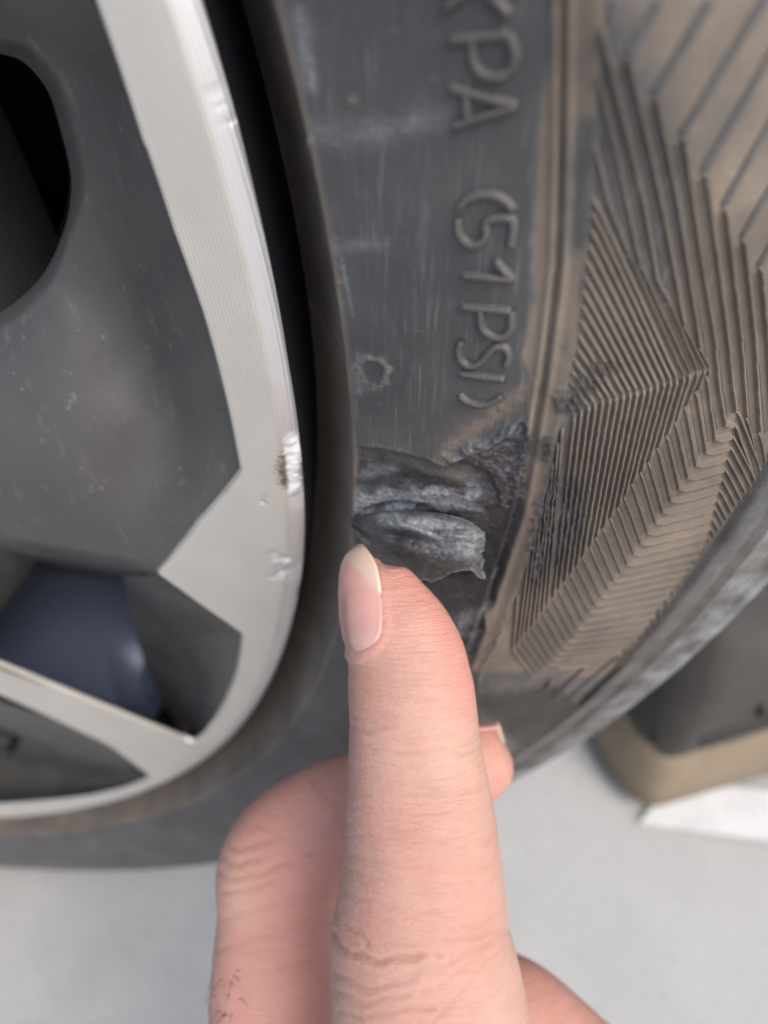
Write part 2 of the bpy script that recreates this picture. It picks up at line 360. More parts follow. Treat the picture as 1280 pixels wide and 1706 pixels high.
    # joint across the bead band
    jt = inside & (np.abs(t-(np.radians(1.9)-(r-.2335)*1.1)) < .0022); h[jt] -= .0005
    fade = np.where(inside, 1.0, 1.0)
    V = V+N*(h*fade)[:, None]
    col = np.clip(np.stack([dust, scuff, fresh], -1), 0, 1)
    F = grid_faces(n, m)
    return V, F, col

wheel = tag(empty('car_wheel', (0, 0.06, GROUND_Z)), 'grey and silver alloy car wheel with a torn dusty black tyre', 'wheel')
tv, tf, tcol = tyre_mesh()
tyre = mesh_obj('tyre', tv, tf, M_RUB, wheel, attr=tcol)
tyre['label'] = 'black tyre with ripped sidewall and brown dust'

# ------------------------------------------------------------------ raised mouldings swept over the tyre surface
def sweep(poly, prof, step=5.0, base=0.0, jitter=None, ends=True):
    """poly: (px, py, scale) in photo pixels; prof: list of (across m, height m, dust, fresh); on ribs these also paint riser shade"""
    q = resample(poly, step); P, n = on_tyre(q[:, 0], q[:, 1], base); k = q[:, 2]
    tg = np.gradient(P, axis=0); tg /= np.linalg.norm(tg, axis=1)[:, None]+1e-12
    side = np.cross(tg, n); side /= np.linalg.norm(side, axis=1)[:, None]+1e-12
    m = len(prof); V = []; col = []
    for i in range(len(q)):
        e = 0.35 if ends and i in (0, len(q)-1) else 1.0
        j = jitter(q[i]) if jitter else (0, 0, 0)
        for (a, hgt, du, fr) in prof:
            V.append(P[i]+side[i]*(a*k[i]+j[0]*.0004)+n[i]*((hgt*e if hgt > 0 else hgt)*(1+j[1])))
            col.append((max(0, du*(1-j[2])), .0, max(fr, j[2])))
    F = grid_faces(len(q), m).tolist()
    F += [list(range(m)), [len(V)-1-i for i in range(m)]]
    return A(V), F, A(col)
def join(parts):
    V, F, K, o = [], [], [], 0
    for v, f, k in parts:
        V.append(v); K.append(k); F += [[a+o for a in g] for g in f]; o += len(v)
    return np.vstack(V), F, np.vstack(K)
def R2(pts): return [(440+x*.4375, y*.4375) for x, y in pts]
LETTERS = [
    ('K', [[(806, -24), (848, 26)], [(790, -22), (742, 14)], [(740, -26), (850, -30)]], False),
    ('P', [[(705, 152), (935, 130)], [(935, 132), (957, 205), (948, 255), (918, 285), (868, 292), (820, 272), (798, 225), (796, 146)]], True),
    ('A', [[(705, 330), (830, 368), (965, 403)], [(965, 406), (840, 440), (718, 482)], [(772, 352), (778, 462)]], True),
    ('(', [[(745, 790), (775, 758), (830, 740), (885, 745), (925, 768), (952, 800)]], True),
    ('5', [[(940, 942), (944, 835), (850, 838), (849, 890), (830, 922), (790, 930), (756, 905), (741, 865), (745, 826)]], True),
    ('1', [[(755, 1045), (946, 1062), (880, 990)]], True),
    ('P', [[(752, 1164), (945, 1182)], [(944, 1182), (940, 1245), (915, 1278), (872, 1278), (838, 1255), (827, 1220), (826, 1172)]], True),
    ('S', [[(757, 1294), (743, 1330), (754, 1372), (788, 1392), (826, 1376), (856, 1342), (886, 1318), (918, 1322), (934, 1352), (920, 1394)]], True),
    ('I', [[(745, 1419), (922, 1441)]], True),
    (')', [[(745, 1499), (775, 1525), (825, 1538), (870, 1528), (912, 1503)]], True)]
for ch, strokes, conv in LETTERS:
    parts = []
    for s in strokes:
        q = A(R2(s) if conv else s, float)
        if len(q) > 4: q = spline(q, 26)
        elif ch == '5': q = resample(q, 9)
        q = np.c_[q, np.ones(len(q))]
        hw = .00046; H = .00064
        pr = [(-1.45*hw, -.0004, 0, 0), (-1.1*hw, .00012, .05, 0), (-.8*hw, H*.72, .0, 0), (-.25*hw, H, .30, 0), (.25*hw, H, .30, 0), (.8*hw, H*.72, 0, 0), (1.1*hw, .00012, .05, 0), (1.45*hw, -.0004, 0, 0)]
        parts.append(sweep(q, pr, 4.0, base=.00012))
    v, f, k = join(parts); mesh_obj('letter', v, f, M_RUB, tyre, attr=k)

# --- ribs: raised saw-tooth lines of the decorated shoulder, each its own mesh
S_Y = [(988, 327), (986, 350), (984, 377), (981, 404), (977, 430), (975, 457), (972, 481), (970, 505), (968, 531), (964, 555), (961, 576), (956, 595), (952, 613), (947, 632)]
PK = [(1180, 612), (1172, 614), (1160, 617), (1148, 621), (1138, 626), (1126, 630), (1116, 633), (1105, 635), (1094, 640), (1083, 644), (1072, 648), (1060, 650), (1049, 653), (1038, 656),
      (1026, 661), (1015, 663), (1003, 664), (991, 671), (980, 675), (968, 683), (957, 692)]
K2 = [(1174, 626), (1157, 651), (1139, 677), (1123, 702), (1109, 725), (1094, 746), (1079, 769), (1066, 786), (1052, 806), (1039, 827), (1028, 845), (1016, 862), (1004, 879), (992, 895), (982, 911),
      (970, 927), (960, 941), (950, 955), (940, 968), (930, 981), (921, 995), (911, 1006), (903, 1018), (894, 1031), (886, 1043), (877, 1053), (869, 1063), (862, 1072), (854, 1081)]
K3 = [(1189, 732), (1174, 753), (1158, 775), (1144, 796), (1130, 815), (1116, 834), (1103, 853), (1091, 870), (1078, 888), (1067, 905), (1055, 922), (1044, 939), (1033, 953), (1022, 967), (1012, 980),
      (1001, 994), (991, 1007), (981, 1019), (972, 1033), (962, 1047), (955, 1059), (945, 1067), (937, 1079), (928, 1088), (921, 1098), (914, 1107), (905, 1114), (896, 1120), (888, 1126)]
K4 = [(1218, 724), (1215, 743), (1210, 761), (1206, 779), (1201, 796), (1197, 814), (1192, 830), (1189, 845), (1185, 862), (1182, 878), (1178, 892), (1171, 908), (1166, 924), (1156, 939), (1145, 952),
      (1131, 967), (1119, 981), (1109, 995), (1097, 1010), (1088, 1026), (1080, 1039), (1068, 1053), (1061, 1065), (1051, 1074), (1040, 1079), (1031, 1086)]
HEAD = {0: [(1185, 0), (1090, 159), (1126, 340), (1163, 579)], 1: [(1100, 0), (1045, 93), (1099, 340), (1137, 542)], 2: [(1028, -5), (1001, 40), (1070, 340), (1091, 462), (1113, 502)],
        3: [(996, 120), (1025, 250), (1043, 340), (1065, 441)], 4: [(993, 245), (1014, 340), (1046, 422)]}
START_LOW = [(938, 712), (931, 735), (922, 770), (914, 812), (903, 850), (893, 890), (880, 935), (863, 990)]
def to_right_edge(p, slope):
    for k in range(400):
        q = A([p[0]+k*slope, p[1]+k])
        if poly_sd(q[:1], q[1:], ZIG)[0] < 1.5: break
    return q
WIDE, MID, FINE, BAR, TAIL = 2.0, 1.55, .86, 1.15, .80
def rib_prof(wd, flip=False):  # riser shade and bright crests put into the dust and fresh masks
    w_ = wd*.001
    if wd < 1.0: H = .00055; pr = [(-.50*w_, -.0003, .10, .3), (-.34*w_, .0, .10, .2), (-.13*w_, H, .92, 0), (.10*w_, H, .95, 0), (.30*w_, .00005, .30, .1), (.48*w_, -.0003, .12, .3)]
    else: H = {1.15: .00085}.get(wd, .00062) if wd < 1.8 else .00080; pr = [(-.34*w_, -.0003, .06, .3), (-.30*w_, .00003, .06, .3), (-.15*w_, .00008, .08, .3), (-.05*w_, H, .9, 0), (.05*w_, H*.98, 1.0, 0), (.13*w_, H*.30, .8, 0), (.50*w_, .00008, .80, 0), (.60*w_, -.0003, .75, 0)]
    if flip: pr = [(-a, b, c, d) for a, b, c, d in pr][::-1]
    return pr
DMG = [(946, 668, 26, 26), (970, 640, 26, 18), (1000, 612, 30, 14), (905, 860, 18, 40), (893, 930, 20, 45), (925, 815, 14, 40), (950, 850, 26, 70), (925, 905, 20, 55)]
def dmg(q):
    k = max(0, max(1.25-math.hypot((q[0]-a)/c, (q[1]-b)/d) for a, b, c, d in DMG)); k = min(1, k*1.6)
    return (.05*random.uniform(-1, 1)+.22*k*random.uniform(-1, 1), .10*random.uniform(-1, 1)+k*random.uniform(-.6, .1), min(.8, k*.85))
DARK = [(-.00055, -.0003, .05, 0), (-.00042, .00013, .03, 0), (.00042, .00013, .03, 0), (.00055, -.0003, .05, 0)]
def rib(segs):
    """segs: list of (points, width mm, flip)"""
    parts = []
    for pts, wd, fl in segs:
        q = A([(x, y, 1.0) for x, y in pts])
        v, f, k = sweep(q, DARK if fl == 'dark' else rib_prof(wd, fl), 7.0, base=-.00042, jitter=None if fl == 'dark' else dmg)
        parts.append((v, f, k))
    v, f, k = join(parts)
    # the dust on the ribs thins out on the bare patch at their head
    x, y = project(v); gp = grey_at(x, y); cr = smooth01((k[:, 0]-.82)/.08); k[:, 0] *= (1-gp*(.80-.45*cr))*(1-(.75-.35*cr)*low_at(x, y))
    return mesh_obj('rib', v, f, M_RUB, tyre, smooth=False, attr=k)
nr = len(K2)
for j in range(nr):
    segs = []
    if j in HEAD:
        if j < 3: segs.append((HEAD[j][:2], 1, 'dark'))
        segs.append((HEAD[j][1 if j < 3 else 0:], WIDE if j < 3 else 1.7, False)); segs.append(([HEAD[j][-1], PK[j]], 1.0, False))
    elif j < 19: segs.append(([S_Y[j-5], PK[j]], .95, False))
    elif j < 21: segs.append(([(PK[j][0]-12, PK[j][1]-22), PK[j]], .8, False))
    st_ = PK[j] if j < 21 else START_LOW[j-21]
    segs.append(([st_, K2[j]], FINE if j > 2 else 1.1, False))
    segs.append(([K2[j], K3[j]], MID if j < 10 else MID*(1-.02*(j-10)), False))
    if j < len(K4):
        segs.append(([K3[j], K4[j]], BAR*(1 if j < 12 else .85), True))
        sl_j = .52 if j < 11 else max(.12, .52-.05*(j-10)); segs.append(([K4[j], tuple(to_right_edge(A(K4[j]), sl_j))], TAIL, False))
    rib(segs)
# the wide ribs beyond the fine field
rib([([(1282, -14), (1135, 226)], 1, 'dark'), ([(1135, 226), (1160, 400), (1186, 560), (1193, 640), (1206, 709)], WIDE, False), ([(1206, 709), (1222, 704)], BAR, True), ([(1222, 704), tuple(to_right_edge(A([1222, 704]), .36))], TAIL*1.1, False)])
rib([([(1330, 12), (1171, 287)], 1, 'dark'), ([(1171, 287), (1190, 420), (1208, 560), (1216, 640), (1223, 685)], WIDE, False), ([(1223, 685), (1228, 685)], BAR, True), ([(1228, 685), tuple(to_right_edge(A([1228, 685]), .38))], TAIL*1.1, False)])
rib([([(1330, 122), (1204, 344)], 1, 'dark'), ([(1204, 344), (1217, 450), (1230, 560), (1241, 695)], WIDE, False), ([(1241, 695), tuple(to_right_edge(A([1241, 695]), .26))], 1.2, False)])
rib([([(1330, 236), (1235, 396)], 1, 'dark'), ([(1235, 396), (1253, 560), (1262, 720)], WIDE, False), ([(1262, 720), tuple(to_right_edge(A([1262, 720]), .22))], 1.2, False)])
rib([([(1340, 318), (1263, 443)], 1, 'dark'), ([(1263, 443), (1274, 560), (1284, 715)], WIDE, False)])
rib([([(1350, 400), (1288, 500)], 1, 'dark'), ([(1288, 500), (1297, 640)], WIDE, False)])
# second motif low on the tyre
def R7(pts): return [(780+x*.2344, 1020+y*.2344) for x, y in pts]
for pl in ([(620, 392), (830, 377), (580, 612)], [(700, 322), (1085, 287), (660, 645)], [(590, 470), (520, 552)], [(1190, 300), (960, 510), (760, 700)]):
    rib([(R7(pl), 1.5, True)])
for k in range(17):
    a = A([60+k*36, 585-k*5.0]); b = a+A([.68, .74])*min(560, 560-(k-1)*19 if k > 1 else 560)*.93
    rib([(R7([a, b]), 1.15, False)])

# --- the torn flap of rubber
def flap_mesh():
    top = A([(585, 860, -.0006), (620, 855, -.0005), (680, 850, -.0006), (740, 856, -.0008), (782, 868, -.0011), (808, 886, -.0016)], float)
    bot = A([(586, 880, .0004), (606, 914, .0020), (636, 938, .0026), (690, 966, .0028), (722, 968, .0026), (740, 961, .0026), (762, 952, .0026), (790, 954, .0024), (812, 966, .0016)], float)
    nu, nv = 110, 60; a = lerp_poly(spline(top, 60), nu); b = lerp_poly(spline(bot, 90), nu)
    V, col = [], []; fn = (2.5*np.cumsum(np.random.default_rng(1).normal(size=nv))*.5, 1.6*np.convolve(np.random.default_rng(2).normal(size=nu+4), np.ones(5)/2.2, 'valid'))
    for layer in (0, 1):
        for j in range(nv):
            v = j/(nv-1); q = a*(1-v)+b*v; u = np.linspace(0, 1, nu)
            q[:, 0] += -5*np.sin(v*math.pi)*smooth01((u-.75)/.25); ed = smooth01((u-.9)/.1); q[:, 0] += ed*fn[0][j]; q[:, 1] += smooth01((A(v)-.85)/.15)*fn[1]
            hgt = q[:, 2]+.0010*np.sin(v*math.pi*.85)*(.45+.55*np.sin(u*math.pi))
            hgt += .00030*np.sin(v*16+3*u)*np.sin(u*9+1)+.00022*np.exp(-((v-.28-.10*u)/.07)**2)*smooth01(u*4)*smooth01((1-u)*3)
            hgt -= .00022*np.exp(-((v-.45+.05*u)/.06)**2)
            hgt += .00022*vnoise(np.stack([q[:, 0]*.02, q[:, 1]*.035, 0*u], -1), 1.0, 4.2, 4)+.00010*vnoise(np.stack([q[:, 0]*.09, q[:, 1]*.12, 0*u], -1), 1.0, 9.2, 2)
            th_ = .0010*(1-.35*v)
            hgt = hgt-layer*th_
            P, n = on_tyre(q[:, 0], q[:, 1], hgt); V.append(P)
            g = np.zeros((nu, 3)); g[:, 2] = .9
            sx, sy = q[:, 0], q[:, 1]
            g[:, 1] = np.maximum(np.exp(-(seg_dist(sx, sy, [(668, 872), (700, 882), (732, 897)])/4.5)**2)*1.0, .6*np.exp(-((sx-765)/50)**2-((sy-902)/30)**2))
            g[:, 1] = np.maximum(g[:, 1], .62*np.exp(-(seg_dist(sx, sy, [(640, 864), (760, 876)])/11)**2))
            g[:, 1] = np.maximum(g[:, 1], .8*smooth01((v-.975)/.02)*smooth01((u-.45)/.1)); g[:, 1] = np.maximum(g[:, 1], .6*smooth01((u-.985)/.01))
            g[:, 0] = .16*smooth01((v-.62)/.3)  # faint brown low on the flap paints the finger's reflection
            col.append(g)
    V = np.vstack(V); col = np.vstack(col); N_ = nu*nv
    F = grid_faces(nv, nu).tolist(); F2 = (grid_faces(nv, nu)[:, ::-1]+N_).tolist(); E = []
    ring = [k for k in range(nu)]+[j*nu+nu-1 for j in range(1, nv)]+[(nv-1)*nu+k for k in range(nu-2, -1, -1)]+[j*nu for j in range(nv-2, 0, -1)]
    for a_, b_ in zip(ring, ring[1:]+ring[:1]): E.append([a_, a_+N_, b_+N_, b_])
    return V, F+F2+E, col
fv, ff, fc = flap_mesh()
flap = mesh_obj('torn_flap', fv, ff, M_RUB, tyre, attr=fc); flap['label'] = 'curled flap of torn black rubber'

# ------------------------------------------------------------------ rim
def polar(px, py, y=.001):
    P = face_pt(A(px, float), A(py, float), y); return np.degrees(np.arctan2(P[..., 2], P[..., 0])), np.hypot(P[..., 0], P[..., 2])
INNER = [(195, 100), (240, 230), (290, 380), (340, 520), (375, 650), (398, 760), (402, 780), (398, 787), (330, 869), (268, 947), (262, 955), (269, 960), (330, 1001), (398, 1045), (405, 1052), (404, 1064),
         (395, 1118), (370, 1178), (340, 1222), (326, 1232), (300, 1226), (200, 1187), (100, 1151), (0, 1115), (-60, 1093)]
INNER2 = [(-60, 1142), (0, 1166), (100, 1201), (180, 1238), (225, 1268), (252, 1288), (254, 1292)]
i_t, i_r = polar(*zip(*INNER)); j_t, j_r = polar(*zip(*INNER2))
i_t[-6:] = -32.25-.03*np.arange(6); i_r[-1] = .085; j_t[:4] = [-38.4, -38.45, -38.55, -38.85]; j_r[0] = .085
tab_t = np.r_[i_t, j_t, [-46, -52, -58, -62.5]]; tab_r = np.r_[i_r, j_r, [.2222, .2205, .2178, .2163]]
tab_r = np.minimum(tab_r, .2226)
o_ = np.argsort(tab_t, kind='stable'); TT, TR = tab_t[o_], tab_r[o_]
def r_in(deg):
    d = ((np.asarray(deg)+62.5) % 72)-62.5; return np.interp(d, TT, TR)
e_t, e_r = polar(*zip(*[(338, 0), (395, 215), (432, 350), (462, 506), (478, 600), (497, 720), (507, 840), (505, 950), (480, 1060), (440, 1150), (380, 1235)]), .0012)
e_t, e_r = np.r_[e_t[::-1]], np.r_[e_r[::-1]]; e_r = np.convolve(np.r_[e_r[0], e_r, e_r[-1]], [.25, .5, .25], 'valid')
E_T = np.r_[-62, e_t, 34]; E_D = np.r_[0, np.clip(e_r-.2275, -.0022, .0006), 0]
def lip_off(deg): return np.interp(deg, E_T, E_D)
def face_w(r): return np.where(r > .2165, 0.0, -(.2165-r)*.045)
def rim_mesh():
    fine = np.unique(np.r_[np.arange(-70, 16, .09), TT[(TT > -70) & (TT < 16)]]); th = np.r_[fine, np.arange(16, 290, .35), [290]]
    rin = r_in(th); n = len(th); rows = []
    # from the inside: skirt, small rounded edge, face, outer roll, flange
    LIP = [(.2249, .0003), (.2254, .0001), (.2265, -.0005), (.2271, -.0009), (.2275, -.0014)]
    def row(r, w_): rows.append(np.stack([r*np.cos(np.radians(th)), -w_*np.ones(n), r*np.sin(np.radians(th))], -1))
    row(rin-.0003, face_w(rin)-.0012); row(rin-.0002, face_w(rin)-.0011); row(rin+.0001, face_w(rin)-.0004); row(rin+.0006, face_w(rin))
    K = 26
    for k in range(1, K+1):
        r = rin+.0006+(.2246+lip_off(th)-rin-.0006)*k/K; row(r, face_w(r)+.0004*smooth01((r-.2165)/.008))
    for r, w_ in LIP: row(np.full(n, r)+lip_off(th), w_)
    P = np.stack(rows, 0); m = len(rows); V = P.reshape(-1, 3)
    x, y = project(V); N = A([0, -1.0, 0]); h = np.zeros(len(V)); col = np.zeros((len(V), 3)); rs = np.random.default_rng(3); jit = rs.normal(size=len(V)); rad_ = np.hypot(V[:, 0], V[:, 2]); col[:, 2] = smooth01((rad_-lip_off(np.degrees(np.arctan2(V[:, 2], V[:, 0])))-.2248)/.0008)  # B whitens the lip to paint its sky highlight
    vis = (np.arctan2(V[:, 2], V[:, 0]) > math.radians(-40)) & (np.arctan2(V[:, 2], V[:, 0]) < math.radians(16))
    d1 = seg_dist(x+1.8*jit, y, [(488, 738), (482, 760), (476, 785), (481, 808)]); q = np.exp(-(d1/12)**2)*vis; col[:, 0] = np.maximum(col[:, 0], np.clip(2.2*q*(1+.25*jit), 0, 1)); h -= .0008*q*(1+.3*jit)
    d2 = seg_dist(x+3*jit, y, [(506, 780), (503, 805), (495, 832)]); q = np.exp(-(d2/10)**2)*vis; col[:, 1] = np.maximum(col[:, 1], q); col[:, 0] *= 1-.45*q; h -= .0006*q*(1+.4*jit)
    for pl, wd in (([(456, 925), (470, 950), (492, 975)], 6), ([(455, 962), (480, 955)], 4), ([(470, 930), (500, 940)], 5), ([(485, 950), (500, 985)], 7)):
        d3 = seg_dist(x+2*jit, y, pl); q = np.exp(-(d3/wd)**2)*vis; col[:, 1] = np.maximum(col[:, 1], .9*q); h -= .0005*q*(1+.5*jit)
    for cx, cy, rr_ in ((357, 150, 5), (366, 160, 4), (372, 175, 5), (385, 205, 4), (440, 835, 8)):
        q = np.exp(-(np.hypot(x-cx, y-cy)/rr_)**2)*vis; h -= .0003*q*(1+.8*jit); col[:, 1] = np.maximum(col[:, 1], .5*q)
    V = V+h[:, None]*N
    return V, grid_faces(m, n), col
rv, rf_, rc = rim_mesh()
rim = mesh_obj('rim', rv, rf_, M_MACH, wheel, attr=rc); rim['label'] = 'machined silver rim face with kerb scrapes'
def revolve(name, prof, mat, parent, n=240, a0=0, a1=360):
    prof = A(prof, float); th = np.radians(np.linspace(a0, a1, n))
    P = np.stack([prof[:, 0][:, None]*np.cos(th), -prof[:, 1][:, None]*np.ones(n), prof[:, 0][:, None]*np.sin(th)], -1)
    return mesh_obj(name, P.reshape(-1, 3), grid_faces(len(prof), n), mat, parent)
def flange():
    pr = A([(.2275, -.0014), (.2279, -.0022), (.2280, -.0050), (.2276, -.0090), (.2268, -.0130), (.2262, -.0175), (.2245, -.022), (.2235, -.060)]); dg_ = np.linspace(-70, 290, 720); th = np.radians(dg_)
    r_ = pr[:, 0][:, None]+lip_off(dg_)[None]*A([1, 1, .9, .6, .3, 0, 0, 0])[:, None]
    P = np.stack([r_*np.cos(th), -pr[:, 1][:, None]*np.ones(len(th)), r_*np.sin(th)], -1); return mesh_obj('flange', P.reshape(-1, 3), grid_faces(len(pr), len(th)), M_BLACK, rim)
flange()
revolve('barrel', [(.2180, -.0300), (.2120, -.034), (.2075, -.046), (.2040, -.075), (.2035, -.150), (.2040, -.215), (.2200, -.222)], M_BARREL, rim)
revolve('brake_disc', [(.0600, -.088), (.0620, -.110), (.1620, -.110), (.1640, -.111), (.1640, -.136), (.0620, -.138)], M_STEEL, rim)
revolve('backing_plate', [(.0300, -.150), (.1700, -.152), (.2000, -.160), (.2030, -.175)], M_STEEL, rim)

def loft(name, rows, mat, parent, nu=90, sub=8):
    """rows: polylines of (px, py, depth behind the face) lofted into one smooth sheet"""
    R_ = [lerp_poly(A(r_, float), nu) for r_ in rows]
    P = [face_pt(q[:, 0], q[:, 1], q[:, 2]) for q in R_]
    P = np.stack(P, 0)
    out = []
    for u in range(nu): out.append(spline(P[:, u], sub*(len(rows)-1)+1) if len(rows) > 2 else A([P[0, u]*(1-k/sub)+P[1, u]*k/sub for k in range(sub+1)]))
    G = np.stack(out, 1); return mesh_obj(name, G.reshape(-1, 3), grid_faces(G.shape[0], nu), mat, parent)
def zs(pts, d): return [(x, y, dd) for (x, y), dd in zip(pts, d if hasattr(d, '__len__') else [d]*len(pts))]
ED = .0016
Aline = [(-160, -170), (-60, -140), (40, -110), (110, -55), (158, 5), (197, 100), (242, 230), (292, 380), (342, 520), (377, 650), (403, 780), (362, 832), (311, 895), (264, 955)]
Vv = [(-150, 880), (-60, 903), (0, 915), (40, 922), (75, 928), (100, 932), (130, 937), (155, 941), (175, 945), (195, 948), (215, 951), (235, 953), (257, 956)]
HOLE = [(-160, 82), (-60, 82), (0, 90), (40, 104), (78, 150), (100, 220), (116, 290), (112, 340), (98, 390), (62, 468), (0, 520), (-60, 537), (-160, 548)]
U_ = [(-150, 547), (-60, 537), (0, 520), (62, 468), (98, 390), (116, 290)]
HEIGHT = [(x, y, .0017) for x, y in Aline] + [(150, 130, .0080), (185, 250, .0078), (225, 370, .0072), (275, 500, .0066), (315, 620, .0060), (345, 720, .0050), (348, 790, .0034), (300, 870, .0028),
          (40, 40, .0085), (100, 80, .0085), (-100, 20, .0095), (116, 290, .0135), (78, 150, .0130), (0, 90, .0130), (-100, 82, .0135), (165, 400, .0135), (215, 490, .0132), (258, 590, .0122), (286, 690, .0102), (294, 790, .0074), (270, 890, .0038),
          (60, 470, .0130), (0, 520, .0130), (-100, 540, .0130), (110, 540, .0112), (150, 600, .0105), (20, 640, .0072), (-90, 650, .0070), (130, 680, .0070), (210, 700, .0088), (40, 760, .0042), (-90, 780, .0045), (140, 800, .0046), (225, 830, .0062),
          (225, 900, .0050), (150, 890, .0050), (60, 880, .0050), (-60, 870, .0055), (-150, 890, .0085), (0, 914, .0085), (100, 931, .0080), (180, 945, .0070), (230, 952, .0050), (262, 955, .0017)]
def panel_sheet():
    """one smooth sheet: the painted wheel face between the machined edge, the opening and the pocket below"""
    K = A(HEIGHT, float); sc_ = 300.0; q = K[:, :2]/sc_; n = len(K)
    def phi(r): return np.where(r > 1e-9, r*r*np.log(np.maximum(r, 1e-9)), 0)
    M = np.zeros((n+3, n+3)); M[:n, :n] = phi(np.linalg.norm(q[:, None]-q[None], axis=2))+1e-3*np.eye(n); M[:n, n] = 1; M[:n, n+1:] = q; M[n, :n] = 1; M[n+1:, :n] = q.T
    c = np.linalg.solve(M, np.r_[K[:, 2], 0, 0, 0])
    hol = spline(A(HOLE, float), 90); outer = np.vstack([A(Aline, float), A(Vv, float)[::-1], [(-170, 880), (-170, -170)]])
    st = 4.0; gx = np.arange(-160, 412, st); gy = np.arange(-176, 964, st); X, Y = np.meshgrid(gx, gy); X = X.ravel(); Y = Y.ravel()
    inn = (poly_sd(X, Y, outer) > 0) & (poly_sd(X, Y, hol) < 0)
    def snap(pts, poly):
        q_ = np.vstack([poly, poly[:1]]); best = np.full(len(pts), 1e9); out = pts.copy()
        for a, b in zip(q_[:-1], q_[1:]):
            ab = b-a; t = np.clip(((pts-a)@ab)/(ab@ab+1e-9), 0, 1); p_ = a+t[:, None]*ab; d = np.linalg.norm(pts-p_, axis=1); m = d < best; best[m] = d[m]; out[m] = p_[m]
        return out, best
    P2 = np.stack([X, Y], -1); bad = ~inn; a, da = snap(P2[bad], outer); b, db = snap(P2[bad], hol); P2[bad] = np.where((da < db)[:, None], a, b)
    F = grid_faces(len(gy), len(gx)); F = F[inn[F].any(1)]
    d = np.concatenate([phi(np.linalg.norm(P2[k:k+4000, None]/sc_-q[None], axis=2))@c[:n] for k in range(0, len(P2), 4000)])+c[n]+(P2/sc_)@c[n+1:]
    hd = -poly_sd(P2[:, 0], P2[:, 1], hol); d = d+.0045*np.clip(1-np.maximum(hd, 0)/26, 0, 1)**2
    vd = seg_dist(P2[:, 0], P2[:, 1], Vv); d = d+.0050*np.clip(1-vd/24, 0, 1)**2*smooth01((262-P2[:, 0])/60)
    d = np.maximum(d, .0014); P = face_pt(P2[:, 0], P2[:, 1], d)
    use = np.unique(F); mp = np.zeros(len(P), int); mp[use] = np.arange(len(use))
    return mesh_obj('spoke_panel', P[use], mp[F], M_PAINT, rim)
panel_sheet()
loft('spoke_panel', [zs(Vv, [.0150]*3+[.0145, .014, .0135, .013, .0125, .012, .0115, .0105, .009, .004]), zs([(x-2, y+4) for x, y in Vv], [.024]*12+[.012]), zs([(x-8, y+10) for x, y in Vv], .045), zs([(x-30, y+22) for x, y in Vv], .085)], M_PAINT, rim)
HS = [tuple(q_) for q_ in spline(A(HOLE, float), 90)]
loft('spoke_panel', [zs(HS, .0172), zs(HS, .024), zs([(x+3, y+2) for x, y in HS], .065)], M_PAINT, rim, nu=160)
Mw = [(262, 957), (330, 1003), (405, 1053), (396, 1118), (371, 1178), (341, 1222), (327, 1232)]
Nm = [(235, 958), (275, 1005), (330, 1060), (330, 1110), (325, 1165), (318, 1210), (316, 1230)]
Nw = [(205, 958), (212, 1000), (225, 1055), (243, 1110), (266, 1160), (292, 1205), (310, 1230)]
loft('spoke_panel', [zs(Mw, ED), zs(Nm, .010), zs(Nw, [.018, .021, .022, .022, .020, .014, .006])], M_PAINT, rim)
Lu = [(-120, 1122), (-60, 1143), (0, 1167), (100, 1202), (180, 1239), (225, 1269), (254, 1290)]
Lm = [(-120, 1240), (-60, 1250), (0, 1262), (100, 1278), (180, 1288), (225, 1290), (253, 1291)]
Ll = [(-120, 1350), (-60, 1356), (0, 1357), (90, 1348), (180, 1329), (222, 1309), (255, 1293)]
loft('spoke_panel', [zs(Lu, ED), zs(Lm, [.022, .022, .020, .016, .009, .005, ED]), zs(Ll, ED)], M_PAINT, rim)
# underside of the machined spoke, seen beside the hole
Su = [(-120, 1071), (-60, 1093), (0, 1115), (100, 1151), (200, 1187), (300, 1226), (324, 1232)]
loft('spoke_panel', [zs(Su, ED), zs([(x+2, y-7) for x, y in Su], .010), zs([(x+4, y-10) for x, y in Su], .030)], M_PAINT, rim)
loft('pocket_floor', [zs([(-120, 915), (0, 935), (100, 950), (245, 965)], .070), zs([(-120, 985), (0, 1015), (120, 1045), (300, 1100)], [.048, .048, .046, .044]), zs([(-120, 1078), (0, 1121), (100, 1156), (200, 1192), (345, 1250)], [.020, .020, .020, .020, .030])], M_BARREL, rim)
revolve('light_block_disc', [(.150, -.018), (.180, -.016), (.2167, -.0030)], M_PAINT, rim, 200, 16, 291)  # unseen solid disc, added to keep light out of the wheel
revolve('hub', [(.0002, .004), (.030, .003), (.034, -.004), (.060, -.010), (.120, -.016), (.158, -.020), (.160, -.060)], M_PAINT, rim)
# lug nut in the lower pocket
def lug():
    c = face_pt(A([2.]), A([1205.]), A([.016]))[0]; V, F = [], []
    prof = [(.0085, .012), (.0085, -.006), (.0075, -.0085), (.003, -.0088)]
    for r_, y_ in prof:
        for k in range(6): V.append((c[0]+r_*math.cos(k*math.pi/3+.3), c[1]+y_, c[2]+r_*math.sin(k*math.pi/3+.3)))
    F = grid_faces(4, 6, True).tolist()+[[18+k for k in range(6)]]
    return A(V), F
lv, lf = lug(); mesh_obj('lug_nut', lv, lf, M_STEEL, rim, smooth=False)

